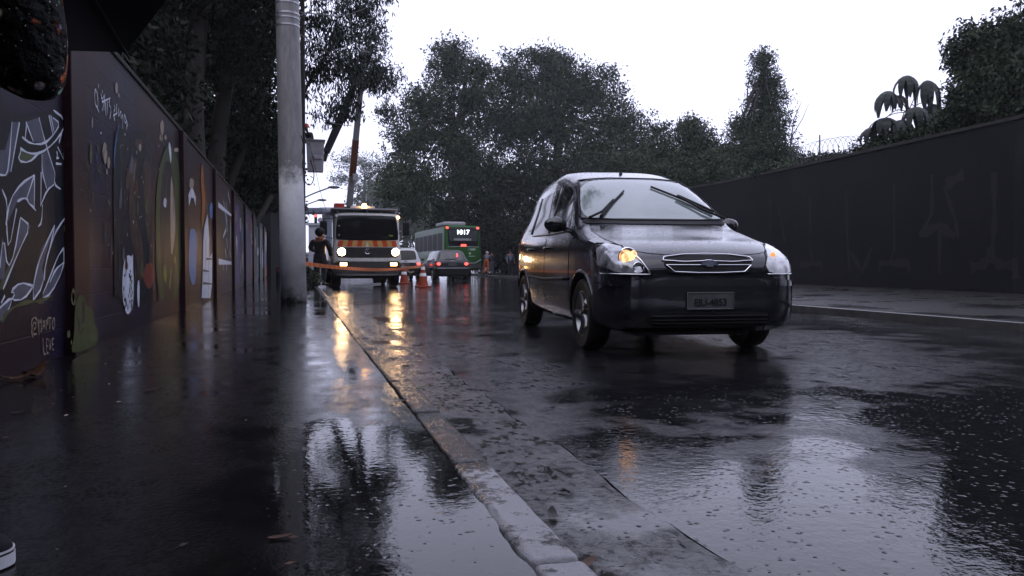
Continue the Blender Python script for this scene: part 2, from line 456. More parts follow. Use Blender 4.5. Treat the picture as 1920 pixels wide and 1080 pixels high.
# graffiti: traced outlines become flat paint on the wall itself
def paint(name, c, c2=None, rough=0.45):
    return pm(name, c, c2, 9, rough, bump_s=0.15, bump_scale=70)
P_ = dict(white=paint("spray_white", (0.40, 0.43, 0.50), (0.55, 0.58, 0.66)), grey=paint("spray_slate", (0.055, 0.06, 0.085), (0.085, 0.09, 0.12)),
          black=paint("spray_black", (0.006, 0.007, 0.010), (0.010, 0.011, 0.015)), green=paint("spray_moss_green", (0.025, 0.038, 0.016), (0.045, 0.062, 0.024)),
          olive=paint("spray_olive", (0.04, 0.048, 0.024), (0.07, 0.08, 0.04)), cream=paint("spray_cream", (0.22, 0.18, 0.14), (0.30, 0.25, 0.20)),
          brown=paint("spray_brown", (0.022, 0.013, 0.010), (0.075, 0.042, 0.028)), blue=paint("spray_blue", (0.045, 0.12, 0.28), (0.06, 0.16, 0.36)),
          orange=paint("spray_orange", (0.22, 0.065, 0.015), (0.30, 0.10, 0.02)), lime=paint("spray_lime", (0.09, 0.11, 0.02), (0.13, 0.16, 0.03)),
          purple=paint("spray_purple", (0.035, 0.018, 0.07), (0.10, 0.06, 0.17)), red=paint("spray_red", (0.10, 0.02, 0.015), (0.15, 0.035, 0.02)),
          teal=paint("spray_teal", (0.02, 0.05, 0.06), (0.035, 0.09, 0.10)))
class Mural:
    def __init__(s, name, zo=(0, 0, 1), off=.003): Mural.N = getattr(Mural, 'N', 0) + 1; s.off = off + .0006 * Mural.N; s.name = name; s.mb = MB(); s.mats = []; s.k = 0; s.zo = zo
    def px(s, pts): return [(s.zo[0] + x / s.zo[2], s.zo[1] + y / s.zo[2]) for x, y in pts]
    def _mi(s, c):
        if c not in s.mats: s.mats.append(c)
        return s.mats.index(c)
    def _x(s): s.k += 1; return WX + s.off + s.k * 0.00003
    def fill(s, c, pts, sm=0):
        q = [on_x(a, b, WX) for a, b in s.px(pts)]
        if sm: q = chaikin(q, sm)
        x = s._x(); s.mb.poly([(x, w.y, max(w.z, 0.01)) for w in q], s._mi(c)); return s
    def line(s, c, pts, w=0.022, sm=1, pixel=False):
        q = [on_x(a, b, WX) for a, b in s.px(pts)]
        q = [Vector((v.y, v.z)) for v in q]
        if sm and len(q) > 2: q = chaikin([Vector((a.x, a.y, 0)) for a in q], sm, closed=False); q = [Vector((a.x, a.y)) for a in q]
        x = s._x(); vs = []; k = len(q)
        for i, a in enumerate(q):
            t = q[min(i + 1, k - 1)] - q[max(i - 1, 0)]
            t = t.normalized() if t.length > 1e-6 else Vector((1, 0))
            nn = Vector((-t.y, t.x)) * (w / 2) * (0.75 + 0.35 * math.sin(i * 1.7 + len(pts)))
            vs += [(x, a.x + nn.x, a.y + nn.y), (x, a.x - nn.x, a.y - nn.y)]
        s.mb.add(vs, [(2*i, 2*i+1, 2*i+3, 2*i+2) for i in range(k - 1)], s._mi(c)); return s
    def blob(s, c, cx, cy, rx, ry, n=14, j=0.12):
        return s.fill(c, [(cx + rx * math.cos(t) * (1 + random.uniform(-j, j)), cy + ry * math.sin(t) * (1 + random.uniform(-j, j))) for t in np.linspace(0, 2 * math.pi, n, endpoint=False)], 1)
    def done(s, label=None):
        o = wl(s.mb, s.name, [P_[c] for c in s.mats])
        if label: o["label"] = label
        return o

g = Mural("lettering_mural", (0, 200, 2.456))
g.fill('black', [(-160, 100), (85, 40), (200, 20), (245, 14), (290, 46), (296, 110), (268, 170), (332, 325), (333, 500), (292, 565), (292, 745), (232, 868), (180, 893), (150, 888), (105, 898), (40, 925), (0, 990), (-160, 1090)])
g.fill('grey', [(55, 70), (85, 72), (48, 290), (25, 322), (-40, 290), (-60, 200), (20, 200)])
g.fill('grey', [(116, 70), (150, 160), (205, 168), (176, 50)])
g.fill('grey', [(225, 35), (238, 120), (272, 78), (240, 52)])
g.fill('grey', [(213, 200), (252, 305), (247, 355), (212, 382), (188, 310), (188, 225)])
g.fill('olive', [(95, 195), (130, 215), (170, 214), (150, 250), (80, 252)])
g.fill('grey', [(155, 315), (90, 355), (42, 430), (25, 545), (75, 440), (118, 425), (155, 480)])
g.fill('grey', [(90, 510), (137, 550), (80, 670), (20, 830), (60, 680)])
g.fill('olive', [(75, 650), (85, 668), (10, 840), (-20, 850)])
g.fill('grey', [(330, 500), (300, 508), (255, 580), (215, 700), (200, 780), (190, 830), (150, 890), (148, 820), (165, 730), (190, 650), (240, 570), (270, 545)])
g.fill('black', [(248, 560), (238, 610), (206, 720), (198, 780), (190, 740), (212, 660)])
g.fill('grey', [(290, 715), (255, 745), (225, 800), (185, 890), (230, 862), (292, 740)])
g.fill('grey', [(148, 825), (90, 810), (45, 850), (65, 855), (50, 890), (105, 886)])
g.fill('grey', [(0, 910), (55, 870), (40, 930), (0, 985), (-60, 1010)])
g.fill('grey', [(8, 600), (22, 680), (16, 790), (-20, 800)])
W8 = [[(52, 70), (36, 285), (18, 325), (-50, 285)], [(86, 72), (46, 300)], [(116, 70), (150, 160)], [(120, 72), (112, 150)], [(176, 50), (206, 168), (250, 305)],
      [(98, 140), (140, 172), (200, 172), (242, 132), (274, 78), (240, 50)], [(90, 192), (130, 216), (182, 216), (242, 172), (292, 104), (290, 52), (243, 16)],
      [(95, 195), (78, 250), (130, 258), (172, 216)], [(222, 40), (240, 130)], [(230, 40), (246, 118)], [(268, 165), (282, 120)], [(262, 185), (331, 325), (331, 500)],
      [(250, 305), (246, 358), (276, 380)], [(246, 358), (212, 385), (184, 455)], [(190, 218), (190, 300), (212, 380)], [(186, 300), (184, 460)], [(192, 450), (188, 535), (172, 552)],
      [(155, 314), (92, 355), (42, 428), (22, 545)], [(155, 314), (120, 420)], [(155, 314), (154, 465)], [(76, 436), (104, 420), (122, 425), (128, 446), (150, 462), (162, 480)],
      [(5, 380), (30, 440), (25, 545), (36, 668), (72, 470)], [(90, 510), (137, 550), (80, 670), (10, 840)], [(90, 510), (62, 680), (30, 750), (12, 590), (-6, 740)],
      [(331, 495), (300, 506), (262, 560), (238, 610), (206, 720), (192, 830), (150, 890)], [(248, 545), (205, 640), (172, 720), (148, 830), (150, 890)],
      [(248, 545), (236, 610), (205, 725), (200, 800)], [(290, 650), (262, 690), (228, 780), (182, 890), (230, 864), (291, 742), (290, 650)], [(290, 718), (252, 748), (225, 810)],
      [(150, 826), (90, 808), (42, 852), (66, 858), (48, 892), (106, 888), (150, 826)], [(-30, 950), (55, 870), (38, 932), (0, 985)], [(18, 870), (0, 905)],
      [(258, 205), (262, 240)], [(256, 236), (268, 236)], [(254, 262), (280, 264)]]
for q in W8: g.line('white', q, 0.017)
g.line('olive', [(0, 992), (42, 930), (106, 902), (150, 896), (182, 898), (234, 872)], 0.03)
g.line('olive', [(290, 565), (332, 515), (334, 545)], 0.05); g.line('olive', [(288, 210), (298, 245)], 0.05)
g.done("angular black and slate graffiti lettering edged in white")

g = Mural("signature_tag", (40, 540, 7.714))
for q in [[(175, 600), (205, 560), (195, 500), (165, 500), (150, 560), (160, 680), (210, 660)], [(160, 720), (130, 620), (135, 480), (170, 420), (210, 440), (222, 520)],
          [(245, 680), (238, 430), (262, 520), (282, 425), (276, 640)], [(298, 600), (312, 430), (335, 610)], [(303, 550), (328, 550)], [(350, 620), (345, 425), (372, 560), (372, 425)],
          [(402, 600), (402, 430)], [(380, 432), (425, 432)], [(455, 440), (432, 520), (445, 600), (470, 560), (472, 430), (455, 440)],
          [(302, 735), (310, 960), (345, 955)], [(375, 735), (350, 740), (355, 945), (380, 940)], [(352, 840), (375, 838)], [(385, 740), (405, 935), (420, 735)], [(460, 730), (435, 735), (438, 900), (460, 890)], [(438, 815), (455, 812)]]:
    g.line('cream', q, 0.013)
g.done("handwritten cream tag reading @MANTO LEVE")
g = Mural("green_patch", (40, 540, 7.714), .064)
g.fill('green', [(610, 700), (620, 300), (660, 140), (710, 90), (765, 130), (790, 260), (900, 300), (915, 540), (960, 560), (985, 760), (900, 860), (640, 940), (560, 930)], 1)
g.fill('black', [(738, 180), (765, 190), (772, 320), (770, 500), (728, 540), (726, 300)], 1); g.fill('black', [(672, 275), (678, 320), (650, 390), (690, 470), (705, 510), (680, 660), (664, 670), (676, 520), (640, 410)], 1)
g.fill('black', [(775, 545), (735, 580), (690, 690), (740, 660)], 1)
g.line('olive', [(598, 20), (570, 90), (575, 200), (600, 250), (624, 190), (620, 80), (598, 20)], .03); g.blob('olive', 525, 670, 22, 60); g.blob('olive', 568, 790, 12, 35)
g.blob('olive', 900, 720, 45, 50)
g.done("moss green spray patch low on the wall")

g = Mural("scrawled_tag", (150, 130, 5.4))
for q in [[(150, 195), (138, 260), (150, 370), (175, 385), (172, 260), (150, 195)], [(165, 380), (185, 435)], [(205, 240), (215, 310), (240, 260), (240, 310), (220, 420)], [(220, 210), (222, 240)], [(238, 250), (245, 420)],
          [(215, 330), (300, 290)], [(250, 330), (255, 470)], [(270, 320), (268, 450)], [(298, 285), (285, 350), (310, 400), (295, 500)], [(180, 150), (182, 190)],
          [(340, 360), (350, 400), (330, 440), (345, 520)], [(330, 470), (370, 440)], [(365, 350), (360, 470)], [(385, 390), (380, 500), (410, 400), (405, 520), (430, 440), (425, 600)], [(440, 450), (450, 560), (470, 500), (465, 610)], [(445, 455), (478, 580)]]:
    g.line('white', q, 0.018)
g.done("two scrawled white tags near the wall top")
g = Mural("paint_splashes", (150, 130, 5.4))
for c, x, y, a, b in [('cream', 363, 190, 14, 58), ('cream', 386, 265, 7, 22), ('cream', 825, 590, 18, 82), ('cream', 808, 690, 8, 34), ('cream', 825, 705, 6, 28), ('cream', 244, 845, 25, 105), ('cream', 248, 935, 14, 22), ('cream', 282, 945, 14, 58),
                      ('olive', 102, 850, 14, 110), ('olive', 175, 800, 9, 38), ('olive', 192, 1020, 16, 58), ('cream', 264, 1035, 7, 32), ('cream', 116, 540, 6, 56), ('olive', 68, 965, 8, 38), ('white', 660, 940, 7, 48), ('olive', 768, 1030, 6, 40), ('olive', 992, 1040, 7, 38),
                      ('cream', 860, 690, 12, 26), ('cream', 970, 815, 22, 24)]:
    g.blob(c, x, y, a, b)
for _ in range(40): g.blob(random.choice(['cream', 'olive', 'cream', 'white']), random.uniform(40, 950), random.uniform(640, 1900), random.uniform(2, 5), random.uniform(6, 22), 8)
g.done("cream and olive paint splashes")
g = Mural("brown_panel_mural", (150, 130, 5.4))
g.fill('black', [(345, 640), (400, 580), (470, 650), (640, 600), (700, 760), (740, 900), (730, 2300), (520, 2360), (340, 2300), (330, 1100)])
g.fill('brown', [(545, 880), (570, 920), (565, 1000), (545, 1200), (560, 1500), (620, 1700), (640, 2000), (600, 2200), (560, 1900), (490, 1600), (500, 1000)], 1)
g.fill('brown', [(650, 1000), (670, 900), (710, 1000), (720, 1300), (690, 1800), (660, 1600), (640, 1300)], 1)
g.blob('brown', 585, 750, 40, 50); g.blob('cream', 600, 790, 14, 36)
g.line('brown', [(665, 800), (715, 850), (725, 1080), (720, 1400)], 0.04)
g.line('cream', [(556, 960), (535, 1060), (550, 1150)], 0.02)
g.line('blue', [(385, 560), (345, 800), (335, 1000)], 0.03)
g.blob('red', 690, 2080, 60, 130)
g.done("dark panel with brown streaks")
g = Mural("green_arch_mural", (280, 280, 3.856))
g.fill('black', [(70, 100), (120, 60), (190, 110), (220, 400), (222, 860), (170, 1080), (60, 1090), (40, 800), (45, 400)])
g.fill('green', [(60, 160), (110, -20), (140, -30), (200, 40), (225, 260), (232, 640), (225, 900), (190, 1090), (170, 1100), (185, 700), (180, 250), (140, 60), (95, 120), (70, 400), (75, 800), (110, 1080), (70, 1090), (45, 800), (40, 400)], 1)
g.fill('cream', [(150, 150), (172, 300), (185, 520), (180, 640), (155, 800), (148, 600)], 1); g.fill('white', [(138, -60), (152, -20), (156, 60), (150, 110), (142, 40), (134, -20)], 1)
g.blob('white', 110, 385, 12, 36); g.fill('lime', [(105, 820), (122, 860), (120, 940), (110, 980), (95, 900)], 1); g.fill('lime', [(150, 860), (158, 840), (150, 1010), (136, 1010)], 1)
g.blob('lime', 182, 800, 7, 28)
g.done("tall green arch shape painted on black")
g = Mural("spray_drips", (150, 130, 5.4))
for _ in range(70):
    xx = random.uniform(60, 1000); y0 = random.uniform(700, 1900); ln = random.uniform(60, 380)
    g.line(random.choice(['brown', 'olive', 'grey', 'purple', 'black', 'green', 'red', 'grey', 'teal']), [(xx, y0), (xx + random.uniform(-6, 6), y0 + ln * .5), (xx + random.uniform(-8, 8), y0 + ln)], random.uniform(.008, .035))
for _ in range(16):
    xx = random.uniform(380, 740); y0 = random.uniform(850, 2000)
    g.fill(random.choice(['brown', 'black', 'grey', 'brown', 'olive']), [(xx, y0), (xx + random.uniform(8, 26), y0 + random.uniform(-40, 60)), (xx + random.uniform(4, 30), y0 + random.uniform(120, 260)), (xx - random.uniform(2, 20), y0 + random.uniform(80, 240))], 1)
g.done("thin vertical spray drips in many dull colours")
g = Mural("white_patch", (0, 440, 3.4286))
g.fill('white', [(800, 140), (825, 130), (838, 145), (852, 115), (848, 200), (855, 300), (850, 460), (822, 516), (800, 500), (780, 400), (782, 230)], 1)
for _ in range(26): g.blob('black', random.uniform(788, 848), random.uniform(230, 470), random.uniform(2, 5), random.uniform(8, 26), 8)
g.blob('red', 806, 200, 10, 30); g.fill('white', [(880, 290), (892, 300), (890, 460), (882, 470), (874, 380)], 1)
g.done("ragged white patch blotched with black")
g = Mural("pillar_panel_mural", (340, 300, 4.155))
g.fill('blue', [(62, 530), (112, 545), (118, 640), (112, 800), (110, 940), (85, 985), (64, 930), (52, 820), (56, 640)], 1)
g.fill('white', [(78, 200), (108, 290), (106, 360), (92, 300), (72, 290), (55, 360), (50, 270)]); g.blob('cream', 75, 185, 18, 42)
g.fill('orange', [(150, 60), (166, 20), (172, 200), (186, 300), (178, 420), (160, 540), (150, 520), (158, 320), (146, 180)], 1)
g.fill('white', [(175, 520), (200, 420), (214, 620), (216, 760), (236, 720), (236, 960), (222, 1075), (152, 1075), (160, 960), (166, 640)])
for q in [[(188, 620), (186, 890)], [(212, 640), (208, 1070)], [(165, 960), (236, 966)], [(190, 770), (236, 772)], [(165, 860), (210, 868)]]: g.line('black', q, .04)
g.blob('blue', 228, 395, 13, 66); g.line('blue', [(235, 140), (228, 260)], .05)
g.done("blue, orange and white shapes on a narrow maroon panel")
g = Mural("white_line_mural", (340, 300, 4.155))
g.fill('black', [(280, 360), (386, 440), (386, 790), (278, 780)])
g.line('white', [(284, 348), (386, 432)], .10, 0); g.line('white', [(276, 790), (386, 803)], .12, 0)
for q in [[(325, 315), (348, 460), (356, 560)], [(345, 540), (322, 600)], [(378, 450), (382, 560), (374, 700), (380, 760)], [(350, 610), (356, 690)], [(338, 690), (346, 760)], [(322, 800), (322, 862)], [(348, 802), (348, 866)], [(360, 250), (376, 340)], [(345, 330), (350, 390)]]:
    g.line('white', q, .09)
g.done("white cross bars and scribbles on black")
for k, (x0, x1, cs) in enumerate([(405, 450, 'purple'), (450, 488, 'black'), (488, 526, 'purple'), (528, 552, 'red'), (556, 584, 'black'), (588, 622, 'teal'), (628, 652, 'brown'), (652, 676, 'orange'), (678, 708, 'purple')]):
    g = Mural("colour_band", (340, 300, 4.155))
    yt = lambda x: 340 + (x - 420) * 0.93; yb = lambda x: 960 - (x - 400) * .22
    g.fill(cs, [(x0, yt(x0)), (x1, yt(x1)), (x1, yb(x1)), (x0, yb(x0))])
    for _ in range(7):
        xx = random.uniform(x0 + 3, x1 - 3); yy2 = random.uniform(yt(xx) + 60, yb(xx) - 90)
        g.blob(random.choice(['white', 'purple', 'cream', 'orange', 'blue', 'brown', 'teal']), xx, yy2, random.uniform(2, 6), random.uniform(20, 80))
    for _ in range(9):
        xx = random.uniform(x0 + 2, x1 - 2); y3 = random.uniform(yt(xx) + 30, yb(xx) - 120)
        g.line(random.choice(['white', 'purple', 'cream', 'blue', 'teal', 'red', 'orange']), [(xx, y3), (xx + random.uniform(-3, 3), y3 + random.uniform(30, 70)), (xx + random.uniform(-2, 2), y3 + random.uniform(80, 120))], random.uniform(.04, .12))
    g.done()
g = Mural("framed_poster", (340, 300, 4.155))
g.fill('white', [(712, 645), (765, 655), (765, 765), (712, 796)]); g.fill('black', [(724, 672), (742, 672), (742, 755), (724, 765)]); g.done()

# ------------------------------------------------------------------ tall dark wall on the right
m, n, l, p = new_mat("dark_rain_soaked_wall")
v = texco(n, l); stv = texco(n, l, scale=(1, 1, .12))
c = ramp(n, l, noise(n, l, v, 0.5, 5), [(0.3, (0.005, 0.005, 0.0065)), (0.7, (0.010, 0.0095, 0.0105))])
c = mixc(n, l, ramp(n, l, noise(n, l, stv, 3.0, 4), [(0.5, 0.0), (0.75, 0.6)]), c, (0.005, 0.005, 0.006))
l.new(c, p.inputs["Base Color"]); p.inputs["Roughness"].default_value = 0.6; p.inputs["Specular IOR Level"].default_value = 0.06
l.new(bump(n, l, noise(n, l, v, 20, 4), 0.4, 0.01), p.inputs["Normal"])
M['wall_r'] = m
M['faint'] = pm("faded_wall_lettering", (0.0085, 0.0085, 0.0095), (0.013, 0.012, 0.0115), 2.0, 0.6)
WR_H = 3.9
def slab_along(name, pts, h, th, mat, root, z0=-.1, off=0):
    mb = MB(); P = [Vector((x, y, 0)) for x, y in pts]; vs = []; fs = []
    for i, q in enumerate(P):
        t = (P[min(i+1, len(P)-1)] - P[max(i-1, 0)]).normalized(); nn = Vector((t.y, -t.x, 0))
        a, b = q + nn * off, q + nn * (th + off)
        vs += [(a.x, a.y, z0), (a.x, a.y, h), (b.x, b.y, h), (b.x, b.y, z0)]
    for i in range(len(P) - 1):
        for j in range(4): fs.append((4*i+j, 4*i+(j+1) % 4, 4*i+4+(j+1) % 4, 4*i+4+j))
    fs += [(0, 1, 2, 3), tuple(4*(len(P)-1)+j for j in (3, 2, 1, 0))]
    mb.add(vs, fs); return mb.build(name, mat, root)
wall_r = empty("boundary_wall", (0, 0, 0), 0, "tall dark rain soaked wall with faded lettering across the road", "wall")
slab_along("wall_panel", WALL_R, WR_H, 0.25, M['wall_r'], wall_r)
slab_along("coping", WALL_R, WR_H + .05, 0.33, M['coping'], wall_r, WR_H - .03, -.04)
def wr_pt(px, py):
    """Where a line of sight meets the wall's face (a hair in front of it)."""
    r = ray(px, py); best = None
    for (x0, y0), (x1, y1) in zip(WALL_R[:-1], WALL_R[1:]):
        A = np.array([[r[0], -(x1 - x0)], [r[1], -(y1 - y0)]]); b = np.array([x0, y0])
        t, u = np.linalg.solve(A, b)
        if 0 <= u <= 1 and t > 0: best = t if best is None else min(best, t)
    return Vector(_C + r * (best or 20))
def wr_proj(P):
    d = np.array(P) - _C; best = None
    for (x0, y0), (x1, y1) in zip(WALL_R[:-1], WALL_R[1:]):
        t, u = np.linalg.solve(np.array([[d[0], -(x1 - x0)], [d[1], -(y1 - y0)]]), np.array([x0, y0]))
        if 0 <= u <= 1 and t > 0 and (best is None or t < best): best = t
    return Vector(_C + d * ((best or 1) * .9999))
def wr_line(mb, pts, w, k):
    q = []
    for a, c in zip(pts[:-1], pts[1:]): q += [(a[0] + (c[0] - a[0]) * t, a[1] + (c[1] - a[1]) * t) for t in np.linspace(0, 1, 5, endpoint=False)]
    q = [wr_pt(*p) for p in q + [pts[-1]]]; vs = []
    for i, a in enumerate(q):
        t = (q[min(i+1, len(q)-1)] - q[max(i-1, 0)]).normalized(); s_ = t.cross(Vector((-0.93, .36, 0))).normalized() * w / 2 * (.8 + .3 * math.sin(i * 1.3 + k))
        for e_ in (a + s_, a - s_): e_ = wr_proj(e_); vs.append(e_ + Vector((-.93, .36, 0)) * .0005 * (k % 4))
    mb.add(vs, [(2*i, 2*i+1, 2*i+3, 2*i+2) for i in range(len(q) - 1)])
Z5 = lambda x, y: (1340 + x / 3, 280 + y / 3)
mb = MB()
for k, (pts, w) in enumerate([([(1570, 130), (1575, 400), (1560, 560), (1555, 640)], .28), ([(1555, 560), (1520, 640), (1440, 670)], .3), ([(1560, 600), (1600, 650), (1695, 650), (1695, 730)], .3),
                            ([(1222, 140), (1222, 360), (1160, 480)], .2), ([(1290, 210), (1350, 380), (1370, 500)], .2), ([(1150, 480), (1260, 430), (1350, 490)], .3), ([(1265, 450), (1265, 700)], .22), ([(1300, 200), (1400, 140)], .35),
                            ([(1010, 190), (1010, 560), (990, 630)], .14), ([(925, 690), (930, 640), (1090, 640), (1095, 690)], .22), ([(740, 230), (745, 480), (760, 690)], .25), ([(760, 570), (830, 690), (885, 550)], .25), ([(535, 260), (535, 560), (555, 640)], .2), ([(480, 650), (600, 640), (600, 690)], .2), ([(312, 270), (310, 460)], .2), ([(360, 330), (395, 520)], .2)]):
    wr_line(mb, [Z5(*a) for a in pts], w, k)
mb.build("faded_lettering", M['faint'], wall_r)
# ------------------------------------------------------------------ vehicle materials
def car_paint(name, c, drops=True, rough=0.16, coat=.85):
    m, n, l, p = new_mat(name)
    v = texco(n, l)
    l.new(ramp(n, l, noise(n, l, v, 2.0, 3), [(0.3, c), (0.7, tuple(x * 1.2 + .0008 for x in c))]), p.inputs["Base Color"])
    p.inputs["Roughness"].default_value = rough; p.inputs["Coat Weight"].default_value = coat; p.inputs["Coat Roughness"].default_value = 0.05
    p.inputs["Specular IOR Level"].default_value = 0.15
    if drops:
        vo = n.new("ShaderNodeTexVoronoi"); vo.inputs["Scale"].default_value = 42; l.new(v, vo.inputs["Vector"])
        d = ramp(n, l, vo.outputs["Distance"], [(0.10, 1.0), (0.34, 0.0)])
        keep = ramp(n, l, noise(n, l, v, 17, 2), [(0.46, 0.0), (0.52, 1.0)])
        h = math_n(n, l, 'ADD', math_n(n, l, 'MULTIPLY', d, keep), math_n(n, l, 'MULTIPLY', noise(n, l, v, 130, 2), 0.35))
        geo = n.new("ShaderNodeNewGeometry"); sz = n.new("ShaderNodeSeparateXYZ"); l.new(geo.outputs["Normal"], sz.inputs[0])
        bn = n.new("ShaderNodeBump"); bn.inputs["Distance"].default_value = .004; l.new(h, bn.inputs["Height"])
        l.new(math_n(n, l, 'MULTIPLY', ramp(n, l, sz.outputs[2], [(.15, .06), (.7, 1.0)]), .4), bn.inputs["Strength"]); bm_ = bn.outputs[0]; l.new(bm_, p.inputs["Coat Normal"]); l.new(bm_, p.inputs["Normal"])
    return m
M['paint'] = car_paint("wet_black_paint", (0.006, 0.006, 0.009))
M['paint_hatch'] = car_paint("dark_grey_paint", (0.022, 0.022, 0.027), False, 0.3, .5)
M['paint_white'] = pm("white_van_paint", (0.35, 0.36, 0.38), (0.45, 0.45, 0.47), 3, 0.35, coat=.5)
M['trim'] = pm("black_plastic_trim", (0.008, 0.008, 0.009), (0.014, 0.014, 0.016), 8, 0.5, bump_s=.15, bump_scale=200)
M['rubber'] = pm("wet_tyre_rubber", (0.006, 0.006, 0.006), (0.012, 0.012, 0.012), 12, 0.45, bump_s=.3, bump_scale=90)
M['glass_dark'] = pm("dark_tinted_glass", (0.003, 0.003, 0.004), (0.005, 0.005, 0.006), 4, 0.06, spec=0.25)
M['chrome'] = pm("chrome_trim", (0.55, 0.55, 0.58), (0.7, 0.7, 0.72), 10, 0.16, metal=1.0)
M['alloy'] = pm("dull_wheel_alloy", (0.16, 0.16, 0.17), (0.24, 0.24, 0.25), 10, 0.35, metal=.9)
M['amber_glass'] = pm("amber_lamp_glass", (0.5, 0.16, 0.02), (0.6, 0.2, 0.03), 8, .2, emit=(1, .42, .1), emit_s=0.5)
M['plate'] = pm("grey_licence_plate", (0.05, 0.05, 0.055), (0.075, 0.075, 0.082), 9, 0.45, bump_s=.2, bump_scale=60)
M['plate_ink'] = pm("plate_black_ink", (0.010, 0.010, 0.012), None, 9, 0.5)
M['reflector'] = pm("lamp_reflector", (0.05, 0.05, 0.055), (0.5, 0.51, 0.55), 9, 0.12, metal=.5, bump_s=.5, bump_scale=14, coat=1)
M['lamp_white'] = pm("clear_lamp_lens", (0.20, 0.205, 0.225), (0.60, 0.61, 0.66), 11, 0.10, bump_s=.5, bump_scale=14, coat=1)
M['bulb_warm'] = pm("glowing_warm_bulb", (0.9, .6, .3), None, 5, .3, emit=(1.0, 0.44, 0.17), emit_s=1.5)
M['tail_red'] = pm("lit_red_tail_lamp", (0.5, 0.02, 0.02), None, 5, .3, emit=(1.0, 0.05, 0.04), emit_s=3.5)
M['tail_off'] = pm("red_lamp_glass", (0.12, 0.01, 0.012), None, 5, .15)
mm_ = M['bulb_warm']; n, l, p = mm_.node_tree.nodes, mm_.node_tree.links, mm_.node_tree.nodes["Principled BSDF"]
l.new(ramp(n, l, noise(n, l, texco(n, l), 30, 2), [(.40, .3), (.62, 1.7)]), p.inputs["Emission Strength"])
M['screen_dim'] = pm("grey_rear_glass", (0.025, 0.026, 0.03), (0.045, 0.047, 0.052), 3, 0.12)  # plain grey glass; on the bus it paints the window's reflection
# pale windscreen: the sky's reflection is put into its grey green base colour
m, n, l, p = new_mat("sky_pale_windscreen")
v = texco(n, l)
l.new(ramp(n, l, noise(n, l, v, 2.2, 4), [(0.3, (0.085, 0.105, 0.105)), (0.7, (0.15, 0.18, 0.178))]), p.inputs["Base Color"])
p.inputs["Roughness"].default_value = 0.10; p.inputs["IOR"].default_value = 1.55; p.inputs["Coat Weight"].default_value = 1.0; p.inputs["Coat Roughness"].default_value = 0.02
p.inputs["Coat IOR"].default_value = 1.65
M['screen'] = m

# ------------------------------------------------------------------ lofted car bodies
def loft_body(st, ny=100, mu=44):
    """st rows: y, half width, floor z, belt z, top z, roof half width. Returns closed ring mesh (verts, faces)."""
    st = np.array(st, dtype=float); y = st[:, 0]
    yd = np.unique(np.concatenate([np.linspace(y[0], y[-1], ny), y]))
    P = [pchip(y, st[:, k], yd) for k in range(1, 6)]
    vs, fs = [], []; ring = None
    for i, yy in enumerate(yd):
        w, zb, zl, zt, wr = (q[i] for q in P)
        zl = min(zl, zt - .01)
        h1 = min(.075, (zt - zl) * .45)
        k = [(0, zb), (.55 * w, zb), (.90 * w, zb + .02), (.985 * w, zb + .3 * (zl - zb) * .6), (w, zb + .5 * (zl - zb)), (.99 * w, zl - .16 * (zl - zb)),
             (.955 * w, zl), (.55 * (.945 * w) + .45 * (wr + .02) + .006, .55 * zl + .45 * (zt - h1)), (wr + .02, zt - h1), (wr * .90, zt - .028 * min(1, (zt - zl) / .1)), (wr * .5, zt - .004), (0, zt)]
        k = np.array(k); d = np.concatenate([[0], np.cumsum(np.hypot(*np.diff(k, axis=0).T) + 1e-4)])
        u = np.linspace(0, d[-1], mu)
        px_, pz_ = pchip(d, k[:, 0], u), pchip(d, k[:, 1], u)
        px_[0] = px_[-1] = 0
        pts = [(px_[j], yy, pz_[j]) for j in range(mu)] + [(-px_[j], yy, pz_[j]) for j in range(mu - 2, 0, -1)]
        ring = len(pts); vs += pts
    for i in range(len(yd) - 1):
        for j in range(ring):
            fs.append((i * ring + j, i * ring + (j + 1) % ring, (i + 1) * ring + (j + 1) % ring, (i + 1) * ring + j))
    fs.append(tuple(range(ring))[::-1]); fs.append(tuple((len(yd) - 1) * ring + j for j in range(ring)))
    return vs, fs
